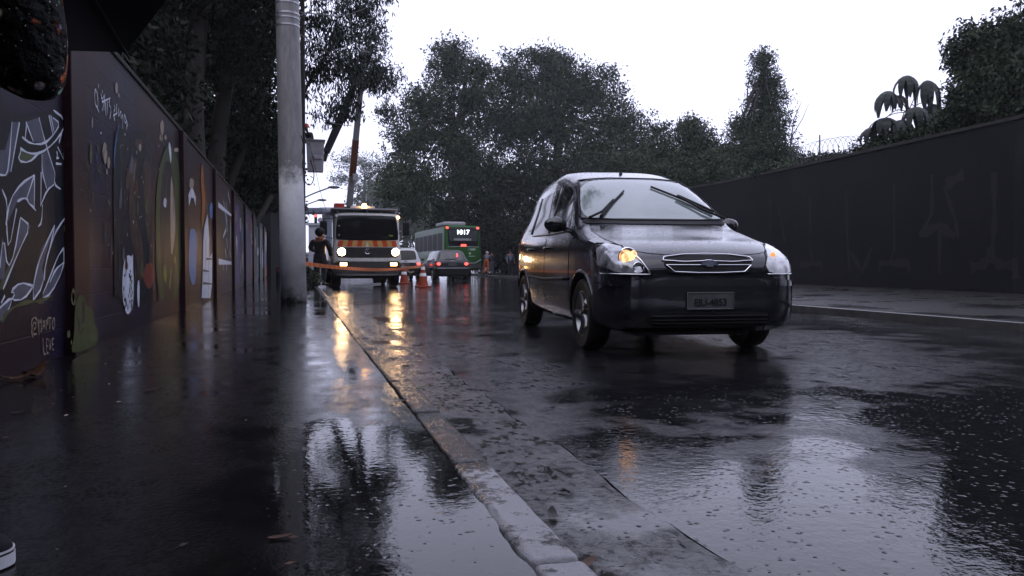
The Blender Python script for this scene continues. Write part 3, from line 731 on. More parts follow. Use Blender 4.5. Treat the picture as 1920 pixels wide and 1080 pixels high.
class Car:
    def __init__(s, root, st, paint, ny=100):
        s.root = root; s.vs, s.fs = loft_body(st, ny)
        s.bvh = BVHTree.FromPolygons([Vector(v) for v in s.vs], s.fs)
        s.paint = paint
    def body(s, wells, name="body"):
        mb = MB(); mb.add(s.vs, s.fs); o = mb.build(name, [s.paint, M['trim']], s.root, angle=40)
        tmp = []
        for (y, z, r, x0, x1) in wells:
            c = MB(); c.lathe([(0, x0), (r, x0), (r, x1), (0, x1)], (0, y, z), 'x', 40); co = c.build("cut", M['trim']); tmp.append(co)
            md = o.modifiers.new("b", 'BOOLEAN'); md.operation = 'DIFFERENCE'; md.object = co; md.solver = 'EXACT'
        po, o.parent = o.parent, None
        dg = bpy.context.evaluated_depsgraph_get(); me = bpy.data.meshes.new_from_object(o.evaluated_get(dg))
        o.modifiers.clear(); old = o.data; o.data = me; me.name = name; o.parent = po
        for c in tmp: bpy.data.objects.remove(c)
        bpy.data.meshes.remove(old)
        return o
    def hit(s, a, b, axis, side=1):
        """axis 'f' (from the front; a=x, b=z), 'r' (from the rear), 's' (side; a=y, b=z, side +-1), 't' (from above; a=x, b=y)."""
        o, d = {'f': (Vector((a, -6, b)), Vector((0, 1, 0))), 'r': (Vector((a, 16, b)), Vector((0, -1, 0))),
                's': (Vector((6 * side, a, b)), Vector((-side, 0, 0))), 't': (Vector((a, b, 9)), Vector((0, 0, -1)))}[axis]
        h, nn, _, _ = s.bvh.ray_cast(o, d)
        if h is None:
            h, nn, _, _ = s.bvh.find_nearest(o + d * (6 if axis == 'f' else 8))
        if nn.dot(d) > 0: nn = -nn
        return h, nn
    def patch(s, name, poly, axis, mat, off=0.004, res=0.06, side=1, sm=2, parent=None, depth=0.012, mats=None):
        poly = round_poly(poly, .03 * sm + .015, 1) if sm else [Vector((q[0], q[1], 0)) for q in poly]
        bm = bmesh.new(); f = bm.faces.new([bm.verts.new(q) for q in poly])
        xs = [q.x for q in poly]; ys_ = [q.y for q in poly]
        for ax, lo, hi in ((0, min(xs), max(xs)), (1, min(ys_), max(ys_))):
            t = math.floor(lo / res) * res + res
            while t < hi:
                co = Vector((t, 0, 0)) if ax == 0 else Vector((0, t, 0)); no = Vector((1, 0, 0)) if ax == 0 else Vector((0, 1, 0))
                bmesh.ops.bisect_plane(bm, geom=bm.verts[:] + bm.edges[:] + bm.faces[:], plane_co=co, plane_no=no, dist=1e-5); t += res
        nrm = {}
        bm.verts.index_update()
        for v in bm.verts:
            h, nn = s.hit(v.co.x, v.co.y, axis, side); nrm[v.index] = nn; v.co = h + nn * off
        bm.verts.index_update()
        edges = [e for e in bm.edges if e.is_boundary]
        base = {}
        for e in edges:
            for v in e.verts:
                if v.index not in base and v.index >= 0: base[v.index] = v
        low = {k: bm.verts.new(v.co - nrm[k] * (depth + off)) for k, v in base.items()}
        for e in edges:
            a, b = e.verts
            try: bm.faces.new((a, b, low[b.index], low[a.index]))
            except ValueError: pass
        bm.verts.index_update()
        mb = MB(); mb.add([v.co[:] for v in bm.verts], [[v.index for v in f.verts] for f in bm.faces]); bm.free()
        return mb.build(name, mat, parent or s.root, angle=35)
    def strip(s, mb, pts, axis, w=0.012, off=0.006, side=1, n=6):
        q = [];
        for i in range(len(pts) - 1):
            for t in np.linspace(0, 1, n, endpoint=False): q.append((pts[i][0] + t * (pts[i+1][0] - pts[i][0]), pts[i][1] + t * (pts[i+1][1] - pts[i][1])))
        q.append(pts[-1])
        P = [];
        for a in q:
            h, nn = s.hit(a[0], a[1], axis, side); P.append(h + nn * off)
        mb.tube(P, w / 2, 6)
def wheel(root, x, y, r, wd, side, spokes=5, name="wheel"):
    e = empty(name, (x, y, r)); e.parent = root
    t = MB(); h = wd / 2
    t.lathe([(r * .66, -h * .9), (r * .80, -h), (r * .93, -h), (r * .985, -h * .82), (r, -h * .5), (r, h * .5), (r * .985, h * .82), (r * .93, h), (r * .80, h), (r * .66, h * .9)], (0, 0, 0), 'x', 40)
    for k in (-.3, 0, .3): t.lathe([(r * 1.002, k * wd - .006), (r * 1.006, k * wd), (r * 1.002, k * wd + .006)], (0, 0, 0), 'x', 40)
    t.build("tyre", M['rubber'], e, angle=40)
    q = MB(); s_ = side
    q.lathe([(r * .67, -h * .8), (r * .67, h * .8)], (0, 0, 0), 'x', 32)
    q.lathe([(r * .67, s_ * h * .86), (r * .63, s_ * h * .92), (r * .59, s_ * h * .7), (r * .55, s_ * h * .2), (0.0, s_ * h * .1)], (0, 0, 0), 'x', 32)
    for k in range(spokes):
        a = 2 * math.pi * k / spokes; c_, n_ = math.cos(a), math.sin(a)
        q.tube([(s_ * h * .55, c_ * r * .08, n_ * r * .08), (s_ * h * .62, c_ * r * .34, n_ * r * .34), (s_ * h * .78, c_ * r * .64, n_ * r * .64)], [r * .13, r * .09, r * .10], 8)
    q.lathe([(r * .17, s_ * h * .4), (r * .15, s_ * h * .78), (0, s_ * h * .82)], (0, 0, 0), 'x', 20)
    q.build("rim", M['alloy'], e, angle=40)
    return e

# ------------------------------------------------------------------ the black car in front
CAR_POS = (3.165, 6.14, ROAD_Z); CAR_ROT = R(-5.6)
car = empty("parked_car", CAR_POS, CAR_ROT, "wet black compact minivan with sky-pale windscreen and raised wipers driving towards us", "car")
car.name = "car"; car.scale = (.965, 1, 1)
ST = [(-.800, .50, .40, .60, .64, .36), (-.795, .63, .32, .66, .70, .46), (-.775, .70, .26, .71, .755, .54), (-.72, .765, .22, .755, .81, .59), (-.62, .80, .20, .80, .86, .62), (-.45, .825, .19, .855, .915, .65), (-.2, .84, .185, .915, .965, .70),
      (.1, .846, .185, .955, 1.05, .725), (.28, .848, .185, .975, 1.10, .745), (.5, .848, .185, .995, 1.25, .705), (.8, .848, .185, 1.0, 1.45, .635), (1.05, .848, .185, 1.005, 1.585, .585),
      (1.25, .848, .185, 1.01, 1.645, .58), (1.8, .848, .19, 1.02, 1.745, .575), (2.5, .842, .20, 1.04, 1.72, .565), (2.95, .83, .22, 1.06, 1.62, .555), (3.10, .815, .25, 1.06, 1.42, .55), (3.19, .79, .28, 1.02, 1.18, .57), (3.23, .74, .34, .90, 1.0, .56), (3.24, .66, .42, .80, .88, .5)]
hc = Car(car, ST, M['paint'], 130)
WR_, WZ = 0.325, 0.305
hc.body([(0, WZ, .365, .50, 1.2), (0, WZ, .365, -1.2, -.50), (2.63, WZ, .365, .50, 1.2), (2.63, WZ, .365, -1.2, -.50)])
mb = MB(); mb.box((0, 1.2, .30), (1.0, 3.3, .30)); mb.build("underbody", M['trim'], car)
for x, s_ in ((-.75, -1), (.75, 1)):
    for y in (0, 2.63): wheel(car, x, y, WZ, .195, s_, 5)
# bonnet, bumper, lights, grille
hc.patch("hood", [(-.60, -.66), (-.30, -.735), (.30, -.735), (.60, -.66), (.70, -.25), (.705, .22), (-.705, .22), (-.70, -.25)], 't', M['paint'], .004, .05)
hc.patch("front_bumper", [(-.835, .235), (-.60, .21), (.60, .21), (.835, .235), (.835, .60), (.5, .615), (-.5, .615), (-.835, .60)], 'f', M['paint'], .012, .05, sm=2)
hc.patch("lower_grille", [(-.50, .25), (.50, .25), (.55, .36), (-.55, .36)], 'f', M['trim'], .018, .05, sm=1)
mb = MB()
for zz in (.28, .305, .33): hc.strip(mb, [(-.5, zz), (0, zz), (.5, zz)], 'f', .012, .024)
mb.build("air_intake_bars", M['trim'], car, smooth=True)
hc.patch("bumper_strip", [(-.83, .555), (.83, .555), (.83, .61), (-.83, .61)], 'f', M['paint'], .020, .05, sm=2)
for s_ in (-1, 1):
    P4 = [(s_ * (.50 if s_ < 0 else .455), .655), (s_ * .815, .66), (s_ * .825, .80), (s_ * .79, .905), (s_ * .665, .895), (s_ * (.60 if s_ < 0 else .55), .82)]
    if s_ > 0: P4 = P4[::-1]
    hl = hc.patch("headlight", P4, 'f', M['reflector'] if s_ < 0 else M['lamp_white'], .008, .03, sm=2)
    hl["label"] = "headlight with its bulb glowing warm" if s_ < 0 else "headlight showing a pale misty lens"
    b = MB(); q_ = P4 + [P4[0]]
    hc.strip(b, q_, 'f', .012, .002); b.build("lens_gap", M['trim'], hl, smooth=True)
    e = MB()
    for (bx, bz, r_) in (((s_ * .66), .785, .080), ((s_ * .60), .705, .045))[:2 if s_ < 0 else 0]:
        h, nn = hc.hit(bx, bz, 'f')
        e.lathe([(r_, -.016), (r_ * .92, -.020), (r_ * .55, -.008), (0, -.004)], h + Vector((0, 0.0, 0)), 'y', 22)
    if s_ < 0: e.build("lamp_bowl", M['chrome'], hl, angle=50)
    if s_ < 0:
        h, nn = hc.hit(-.665, .775, 'f'); b = MB(); b.ell(h + Vector((0, -.022, 0)), (.058, .016, .052), 16); h, nn = hc.hit(-.61, .80, 'f'); b.ell(h + Vector((0, -.022, 0)), (.030, .014, .040), 14); b.build("bulb", M['bulb_warm'], hl, smooth=True)
    else:
        h, nn = hc.hit(.60, .80, 'f'); b = MB(); b.ell(h + Vector((0, -.016, 0)), (.022, .012, .03), 12); b.build("bulb", M['amber_glass'], hl, smooth=True)
    b = MB(); hc.strip(b, [(s_ * .50, .652), (s_ * .66, .652), (s_ * .815, .657)], 'f', .012, .012); b.build("lens_edge", M['chrome'], hl, smooth=True)
    if s_ < 0:
        b = MB(); hc.strip(b, [(s_ * .505, .660), (s_ * .60, .80), (s_ * .645, .87)], 'f', .014, .013); b.build("lens_edge", M['chrome'], hl, smooth=True)
gr = hc.patch("grille", [(-.37, .69), (-.30, .655), (.30, .655), (.37, .69), (.385, .775), (.30, .80), (-.30, .80), (-.385, .775)], 'f', M['trim'], .006, .04, sm=2)
mb = MB()
hc.strip(mb, [(-.385, .755), (-.37, .782), (-.2, .800), (0, .806), (.2, .800), (.37, .782), (.385, .755), (.2, .748), (.07, .752), (0, .757), (-.07, .752), (-.2, .748), (-.385, .755)], 'f', .011, .012)
hc.strip(mb, [(-.365, .722), (-.2, .722), (-.04, .722)], 'f', .010, .012); hc.strip(mb, [(.04, .722), (.2, .722), (.365, .722)], 'f', .010, .012)
hc.strip(mb, [(-.365, .722), (-.30, .672), (-.1, .664), (.1, .664), (.30, .672), (.365, .722)], 'f', .013, .012)
mb.build("chrome_surround", M['chrome'], gr, smooth=True)
M['badge_blue'] = pm("dark_blue_badge", (0.012, 0.012, 0.05), (0.02, 0.02, 0.07), 20, .25, coat=1)
mb = MB(); h0, _ = hc.hit(0, .735, 'f')
bt = [(-.075, -.014), (-.032, -.014), (-.028, -.026), (.028, -.026), (.032, -.014), (.075, -.014), (.066, .014), (.032, .014), (.028, .026), (-.028, .026), (-.032, .014), (-.066, .014)]
for yy, fl in ((-.026, 0), (-.010, 1)): mb.add([(x, h0.y + yy, .737 + z) for x, z in bt], [tuple(range(12))])
mb.add([(x, h0.y + yy, .737 + z) for yy in (-.026, -.010) for x, z in bt], [(i, (i + 1) % 12, 12 + (i + 1) % 12, 12 + i) for i in range(12)])
mb.build("emblem", M['badge_blue'], gr)
# number plate
pl = MB(); hp, _ = hc.hit(0.02, .445, 'f'); yp = hp.y - .022
pl.box((.0, yp, .448), (.40, .008, .13), b=.003); plate = pl.build("licence_plate", M['plate'], car)
mb = MB()
for d, c_ in (((.40, .004, .005), (0, yp - .006, .5115)), ((.40, .004, .005), (0, yp - .006, .3845)), ((.005, .004, .132), (-.1985, yp - .006, .448)), ((.005, .004, .132), (.1985, yp - .006, .448))): mb.box(c_, d, b=.001)
mb.build("plate_rim", M['alloy'], plate)
text_mesh("plate_number", "EIU-4853", .078, M['plate_ink'], plate, Matrix.Translation((0, yp - .0065, .432)) @ Matrix.Rotation(R(90), 4, 'X'), .001, .95, .0015)
# windscreen, wipers, windows
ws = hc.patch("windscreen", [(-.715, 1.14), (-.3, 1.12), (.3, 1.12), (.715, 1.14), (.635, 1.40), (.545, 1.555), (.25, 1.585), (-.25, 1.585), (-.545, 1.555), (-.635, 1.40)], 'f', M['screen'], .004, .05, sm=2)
mb = MB(); hc.strip(mb, [(-.72, 1.15), (-.3, 1.132), (.3, 1.132), (.72, 1.15)], 'f', .02, .006); hc.strip(mb, [(-.72, 1.16), (-.65, 1.38), (-.56, 1.57)], 'f', .016, .008); hc.strip(mb, [(.72, 1.16), (.65, 1.38), (.56, 1.57)], 'f', .016, .008); hc.strip(mb, [(-.55, 1.575), (-.25, 1.598), (.25, 1.598), (.55, 1.575)], 'f', .014, .008)
mb.build("seal", M['trim'], ws, smooth=True)
hc.patch("cowl", [(-.72, 1.095), (.72, 1.095), (.72, 1.15), (-.72, 1.15)], 'f', M['trim'], .006, .06, sm=1)
for pts, arm in (([(-.55, 1.14), (-.38, 1.29), (-.19, 1.43)], [(-.66, 1.13), (-.52, 1.19), (-.36, 1.31)]), ([(.63, 1.20), (.38, 1.35), (.13, 1.485)], [(.70, 1.135), (.52, 1.22), (.33, 1.365)])):
    mb = MB(); hc.strip(mb, pts, 'f', .020, .018, n=8); hc.strip(mb, [(p_[0], p_[1] + .006) for p_ in pts[:2]] + [(pts[1][0] * .85 + pts[2][0] * .15, pts[1][1] * .85 + pts[2][1] * .15 + .006)], 'f', .026, .030, n=8)
    w_ = mb.build("wiper", M['trim'], car, smooth=True)
    mb = MB(); hc.strip(mb, arm, 'f', .024, .036, n=8); mb.build("wiper_arm", M['trim'], w_, smooth=True)
for s_ in (-1, 1):
    fr = [(.62, 1.06), (1.42, 1.055), (1.42, 1.52), (1.16, 1.525), (.92, 1.40)]
    re = [(1.48, 1.055), (2.22, 1.07), (2.30, 1.12), (2.34, 1.50), (1.48, 1.53)]
    qu = [(2.42, 1.12), (2.82, 1.13), (2.86, 1.30), (2.74, 1.45), (2.42, 1.49)]
    d1 = hc.patch("door", [(.44, .36), (1.45, .30), (1.45, 1.01), (.44, .985)], 's', M['paint'], .004, .07, s_, sm=1)
    d2 = hc.patch("door", [(1.47, .30), (2.22, .30), (2.40, .62), (2.44, 1.03), (1.47, 1.01)], 's', M['paint'], .004, .07, s_, sm=1)
    for nm, q, pr in (("window", fr, d1), ("window", re, d2), ("quarter_window", qu, car)): hc.patch(nm, q, 's', M['glass_dark'], .003, .05, s_, sm=1, parent=pr)
    mb = MB(); hc.strip(mb, [(.60, 1.045), (1.45, 1.04), (2.25, 1.055)], 's', .014, .010, s_); hc.strip(mb, [(1.45, 1.05), (1.45, 1.53)], 's', .018, .008, s_); hc.strip(mb, [(2.38, 1.08), (2.39, 1.50)], 's', .016, .008, s_)
    mb.build("window_trim", M['trim'] if s_ > 0 else M['alloy'], car, smooth=True)
    mb = MB(); hc.strip(mb, [(.46, .60), (1.45, .58), (2.30, .60)], 's', .035, .008, s_); mb.build("rub_strip", M['trim'], car, smooth=True)
    for yy, dd in ((1.30, d1), (2.20, d2)):
        h, nn = hc.hit(yy, .90, 's', s_); mb = MB(); mb.tube([h + Vector((s_ * .002, -.09, 0)), h + Vector((s_ * .035, -.07, 0)), h + Vector((s_ * .038, .06, 0)), h + Vector((s_ * .002, .09, 0))], .012, 8); mb.build("door_handle", M['paint'], dd, smooth=True)
    h, nn = hc.hit(.72, 1.08, 's', s_)
    mb = MB(); c_ = h + Vector((s_ * .13, -.02, .03)); mb.ell(c_, (.115, .055, .075), 18); mb.tube([h + Vector((0, 0, -.02)), c_ + Vector((-s_ * .06, 0, -.03))], .025, 8); mr = mb.build("wing_mirror", M['paint'], car, smooth=True)
    mb = MB(); mb.ell(c_ + Vector((s_ * .0, .045, 0)), (.095, .014, .06), 16); mb.build("mirror_glass", M['chrome'], mr, smooth=True)
    # arch lips
    for yc in (0, 2.63):
        mb = MB(); P = []
        for t in np.linspace(R(-12), R(192), 26):
            a, b = yc + .370 * math.cos(t), WZ + .370 * math.sin(t); h, nn = hc.hit(a, b, 's', s_); P.append(h + nn * .004)
        mb.tube(P, .014, 6); mb.build("arch_lip", M['paint'], car, smooth=True)
    hc.patch("tail_light", [(3.02, .86), (3.14, .86), (3.12, 1.20), (3.04, 1.22)], 's', M['tail_off'], .008, .05, s_, sm=1)
hc.patch("rear_window", [(-.52, 1.14), (.52, 1.14), (.48, 1.48), (-.48, 1.48)], 'r', M['glass_dark'], .004, .06, sm=2)
hc.patch("rear_bumper", [(-.78, .38), (.78, .38), (.78, .66), (-.78, .66)], 'r', M['paint'], .03, .08, sm=1)
h, nn = hc.hit(0, 1.42, 't'); mb = MB(); mb.lathe([(.022, -.01), (.018, .012), (.007, .02)], h, 'z', 14); mb.tube([h + Vector((0, 0, .01)), h + Vector((0, .06, .12)), h + Vector((0, .16, .30))], [.006, .004, .002], 6); mb.build("antenna", M['trim'], car, smooth=True)

# ------------------------------------------------------------------ cars farther up the street
def far_car(loc, rz, label, paint, hs=1.0, low=None, lit=True, bar=None):
    root = empty("car", loc, rz, label, "car")
    st = [(-.75, .50, .35, .60, .64, .4), (-.70, .72, .24, .68, .72, .52), (-.4, .79, .2, .80, .86, .62), (.25, .82, .2, .88, .95 * hs, .64), (.9, .825, .2, .92, 1.34 * hs, .58), (1.2, .825, .2, .93, 1.41 * hs, .56), (2.2, .82, .2, .94, 1.43 * hs, .55), (2.85, .80, .22, .95, 1.37 * hs, .55), (3.10, .79, .24, .95, 1.10 * hs, .60), (3.22, .76, .28, .86, .93, .58), (3.26, .70, .34, .72, .78, .52)]
    c = Car(root, st, paint, 60)
    c.body([(0, .29, .34, .5, 1.2), (0, .29, .34, -1.2, -.5), (2.46, .29, .34, .5, 1.2), (2.46, .29, .34, -1.2, -.5)])
    for x, s_ in ((-.72, -1), (.72, 1)):
        for y in (0, 2.46): wheel(root, x, y, .29, .18, s_, 6)
        c.patch("side_window", [(.75, .97), (1.4, .97), (1.4, 1.34 * hs), (1.0, 1.34 * hs)], 's', M['glass_dark'], .004, .1, s_, sm=1)
        c.patch("side_window", [(1.46, .97), (2.2, .98), (2.2, 1.34 * hs), (1.46, 1.35 * hs)], 's', M['glass_dark'], .004, .1, s_, sm=1)
        c.patch("side_window", [(2.27, .99), (2.8, 1.0), (2.7, 1.29 * hs), (2.27, 1.33 * hs)], 's', M['glass_dark'], .004, .1, s_, sm=1)
        mb = MB(); mb.box((s_ * .92, .62, 1.02), (.16, .08, .11), b=.03); mb.build("wing_mirror", paint, root, smooth=True)
        tl = c.patch("tail_light", [(s_ * .56, .74), (s_ * .73, .74), (s_ * .73, .86), (s_ * .56, .86)][::s_], 'r', M['tail_red'] if lit else M['tail_off'], .012, .05, sm=1)
    rw = c.patch("rear_window", [(-.56, .99), (.56, .99), (.50, 1.30 * hs), (-.50, 1.30 * hs)], 'r', M['screen_dim'] if paint is M['paint_hatch'] else M['glass_dark'], .004, .08, sm=2)
    mb = MB(); c.strip(mb, [(-.05, 1.00), (-.28, 1.08)], 'r', .02, .02); c.strip(mb, [(-.05, 1.00), (.18, 1.02), (.34, 1.0)], 'r', .02, .02); mb.build("wiper", M['trim'], rw, smooth=True)
    c.patch("rear_bumper", [(-.78, .32), (.78, .32), (.78, .62), (-.78, .62)], 'r', low or M['trim'], .04, .08, sm=1)
    mb = MB(); c.strip(mb, [(-.77, .60), (0, .60), (.77, .60)], 'r', .045, .045); mb.build("bumper_bar", bar or M['alloy'], root, smooth=True)
    mb = MB(); h, _ = c.hit(0, .78, 'r'); mb.box((0, h.y + .02, .76), (.40, .02, .13), b=.004); p_ = mb.build("licence_plate", M['plate'], root)
    c.patch("tailgate_trim", [(-.54, .70), (.54, .70), (.54, .86), (-.54, .86)], 'r', M['trim'], .006, .1, sm=1)
    h, _ = c.hit(0, .92, 'r'); mb = MB(); mb.box((0, h.y + .01, .93), (.17, .02, .035), b=.004); mb.build("badge", M['chrome'], root)
    if lit and paint is M['paint_hatch']:
        h, _ = c.hit(-.22, 1.14, 'r'); mb = MB(); mb.box((-.24, h.y + .01, 1.15 * hs), (.06, .02, .18), b=.01); mb.build("brake_light", M['tail_red'], root)
    c.patch("windscreen", [(-.60, 1.0), (.60, 1.0), (.52, 1.32 * hs), (-.52, 1.32 * hs)], 'f', M['glass_dark'], .004, .1, sm=2)
    return root
pH = at(846, 500, 35.2)
hatch = far_car((pH.x, pH.y, ROAD_Z), math.pi + R(1), "dark grey hatchback seen from behind with both red tail lamps lit beside the green bus", M['paint_hatch'], 1.03)
# the origin is the front axle: slide it forward so that its rear stands at the measured spot
hatch.location = (pH.x + .0, pH.y + 3.2, ROAD_Z)
pV = at(760, 500, 37)
van = far_car((pV.x, pV.y + 3.2, ROAD_Z), math.pi, "white car half hidden behind the truck and the cones with a red tail lamp lit", M['paint_white'], 1.12)
# ------------------------------------------------------------------ vegetation
def leaf_mat(name, c1, c2, scale=1.2, rough=0.5):
    m, n, l, p = new_mat(name)
    v = texco(n, l)
    f = noise(n, l, v, scale, 3, 0.6); g2 = noise(n, l, v, 9, 2)
    c = mixc(n, l, ramp(n, l, g2, [(0.35, 0.0), (0.7, 0.6)]), ramp(n, l, f, [(0.32, c1), (0.68, c2)]), tuple(x * .6 for x in c1))
    l.new(c, p.inputs["Base Color"]); p.inputs["Roughness"].default_value = rough
    p.inputs["Specular IOR Level"].default_value = 0.10
    return m
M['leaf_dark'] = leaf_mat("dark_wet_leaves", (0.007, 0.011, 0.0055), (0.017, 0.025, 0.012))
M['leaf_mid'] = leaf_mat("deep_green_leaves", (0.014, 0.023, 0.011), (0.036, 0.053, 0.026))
M['leaf_euc'] = leaf_mat("grey_green_hanging_leaves", (0.012, 0.018, 0.012), (0.030, 0.040, 0.028))
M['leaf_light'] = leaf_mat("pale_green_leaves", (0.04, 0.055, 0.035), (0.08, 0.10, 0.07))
M['leaf_palmate'] = leaf_mat("grey_palmate_leaves", (0.022, 0.026, 0.024), (0.045, 0.05, 0.048))
M['bark'] = pm("wet_dark_bark", (0.010, 0.008, 0.007), (0.026, 0.021, 0.019), 4, 0.55, bump_s=.8, bump_scale=14)
M['bark_pale'] = pm("smooth_wet_bark", (0.018, 0.015, 0.014), (0.040, 0.033, 0.030), 2.2, 0.5, bump_s=.5, bump_scale=10)

def leaf_quads(c, size, aspect=0.45, droop=0.0, jitter=0.35):
    n_ = len(c)
    a = rng.normal(size=(n_, 3)); a[:, 2] -= droop * 1.6
    a /= np.linalg.norm(a, axis=1, keepdims=True) + 1e-9
    b = rng.normal(size=(n_, 3)); s_ = np.cross(a, b); s_ /= np.linalg.norm(s_, axis=1, keepdims=True) + 1e-9
    L = size * (1 + jitter * rng.uniform(-1, 1, (n_, 1))); Wd = L * aspect * .5
    v = np.stack([c, c + a * L * .45 + s_ * Wd, c + a * L, c + a * L * .5 - s_ * Wd], axis=1).reshape(-1, 3)
    q = np.arange(n_ * 4).reshape(-1, 4)
    return v, q
def blob_leaves(blobs, clumps, per, clump_r, shell=0.55, flat=.75):
    """blobs: (centre, (rx, ry, rz)). Leaf positions in clumps that crowd towards the crown's surface."""
    vol = np.array([b[1][0] * b[1][1] * b[1][2] for b in blobs]) ** .67; vol /= vol.sum()
    cs, out = [], []
    for (c, r), w in zip(blobs, vol):
        k = max(3, int(clumps * w)); d = rng.normal(size=(k, 3)); d /= np.linalg.norm(d, axis=1, keepdims=True)
        rad = rng.uniform(0, 1, (k, 1)) ** shell * rng.uniform(.86, 1.1, (k, 1))
        cs.append(np.array(c) + d * rad * np.array(r))
    cs = np.concatenate(cs)
    sc = rng.uniform(.55, 1.35, (len(cs), 1, 1))
    dd = rng.normal(size=(len(cs), per, 3)); dd /= np.linalg.norm(dd, axis=2, keepdims=True)
    out = cs[:, None, :] + dd * rng.uniform(0, 1, (len(cs), per, 1)) ** .45 * 1.45 * clump_r * sc * np.array([1, 1, flat])
    return out.reshape(-1, 3), cs
def tree(name, label, blobs, trunk, trunk_r, leaf=.25, clumps=600, per=30, clump_r=.5, mat='leaf_mid', bark='bark', droop=.2, limbs=14, aspect=.45, shell=.5, group=None, cat="tree", keep=None):
    base = Vector(trunk[0]); root = empty(name, base, 0, label, cat, group)
    pts, cs = blob_leaves(blobs, clumps, per, clump_r, shell)
    if keep is not None: pts = pts[keep(pts)]
    v, q = leaf_quads(pts, leaf, aspect, droop)
    raw_mesh("crown", v - np.array(base), q, M[mat], root)
    mb = MB(); T = [Vector(t) - base for t in trunk]; k = len(T)
    rr = [trunk_r * (1 - .6 * i / (k - 1)) for i in range(k)]; rr[0] *= 1.25
    P = chaikin(T, 2, False) if k > 2 else T
    mb.tube(P, list(np.interp(np.linspace(0, k - 1, len(P)), range(k), rr)), 12)
    for i in rng.choice(len(cs), min(limbs, len(cs)), replace=False):
        e = Vector(cs[i]) - base; t = rng.uniform(.45, .98); a = T[-1] * t + T[-2] * (1 - t) if t > .6 else T[-2].lerp(T[-1], t)
        mid = a.lerp(e, .5) + Vector(rng.normal(size=3) * .12 * (e - a).length); mid.z += .08 * (e - a).length
        r0 = rr[-1] * rng.uniform(.35, .7)
        mb.tube(chaikin([a, mid, e], 2, False), list(np.linspace(r0, r0 * .18, 10)), 6)
    mb.build("trunk", M[bark], root, smooth=True)
    return root
def B(px, py, d, rx, rz=None, dr=None):
    k = d / FPX; rz = rz or rx
    return (tuple(at(px, py, d)), (rx * k, (dr or rx) * k, rz * k))
def foot(px, d, z=-.1):
    p = at(px, 498, d); return (p.x, p.y, z)

# --- the bank behind the left wall
bank_pts = [(-1.85, 0.9), (-2.6, 1.9), (-4.5, 3.2), (-8, 5.4), (-14, 8.2), (-40, 10)]
mb = MB(); vs = []; fs = []; ysb = np.arange(-6, 170, 2.0)
for y in ysb:
    for x, z in bank_pts: vs.append((x + .3 * math.sin(y * .7), y, (z + .35 * math.sin(y * .5 + x) + .2 * math.sin(y * 1.9)) * (1 if y < 60 else max(.15, 1 - (y - 60) / 70))))
nb = len(bank_pts)
for i in range(len(ysb) - 1):
    for j in range(nb - 1): fs.append((i*nb+j, i*nb+j+1, (i+1)*nb+j+1, (i+1)*nb+j))
mb.add(vs, fs); tag(mb.build("hill", M['earth'], smooth=True), kind='structure')
# undergrowth over the bank: one mass nobody could count
N = 52000
yb = rng.uniform(2, 78, N) ** 1.0; t = rng.uniform(0, 1, N) ** 1.2
xb = -1.95 - t * 9; zb_ = np.interp(-xb, [1.85, 2.6, 4.5, 8, 14], [0.9, 1.9, 3.2, 5.4, 8.2]) * np.where(yb < 60, 1, 1 - (yb - 60) / 70)
hump = .9 + .9 * np.sin(yb * .9 + xb * .7) * np.sin(yb * .37) + .5 * np.sin(yb * 2.3 + 1)
pts = np.stack([xb, yb, zb_ + .45 + rng.gamma(1.6, .35, N) * np.clip(hump + .5, .15, 2.2)], 1)
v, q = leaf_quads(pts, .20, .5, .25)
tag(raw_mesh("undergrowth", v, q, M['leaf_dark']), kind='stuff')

# --- tall trees behind the left wall, filling the upper left
left_keep = lambda p: (p[:, 0] < -1.7) | (p[:, 2] > 3.2)
def left_tree(name, label, tr, r, blobs, **k):
    return tree(name, label, blobs, tr, r, keep=left_keep, **k)
def tr_(pxs, d, z0=1.2):
    a = at(*pxs[0], d); b0 = (a.x + .0, a.y, z0)
    return [b0] + [tuple(at(x, y, d)) for x, y in pxs]
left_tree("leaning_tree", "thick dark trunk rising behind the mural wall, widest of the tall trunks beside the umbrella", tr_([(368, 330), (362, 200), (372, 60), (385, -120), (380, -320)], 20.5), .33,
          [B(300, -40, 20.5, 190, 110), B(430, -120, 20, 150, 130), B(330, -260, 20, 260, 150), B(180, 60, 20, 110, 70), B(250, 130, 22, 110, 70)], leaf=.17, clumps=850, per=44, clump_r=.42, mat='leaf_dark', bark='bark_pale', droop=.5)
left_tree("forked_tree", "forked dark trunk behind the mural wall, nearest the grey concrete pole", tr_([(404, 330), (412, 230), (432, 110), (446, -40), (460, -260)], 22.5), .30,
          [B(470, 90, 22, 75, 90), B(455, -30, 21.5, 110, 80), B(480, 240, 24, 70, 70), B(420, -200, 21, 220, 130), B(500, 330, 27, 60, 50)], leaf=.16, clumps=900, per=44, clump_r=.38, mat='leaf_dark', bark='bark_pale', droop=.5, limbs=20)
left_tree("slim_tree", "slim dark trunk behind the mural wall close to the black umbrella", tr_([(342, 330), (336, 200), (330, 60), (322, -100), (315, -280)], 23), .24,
          [B(260, 20, 24, 130, 120), B(320, -150, 23, 180, 120), B(390, 120, 25, 110, 120), B(310, 200, 25, 100, 90), B(290, 120, 26, 90, 80), B(390, 250, 27, 90, 70), B(470, 180, 29, 70, 120), B(440, 60, 28, 110, 120)], leaf=.18, clumps=1000, per=44, clump_r=.5, mat='leaf_dark', bark='bark', droop=.45)
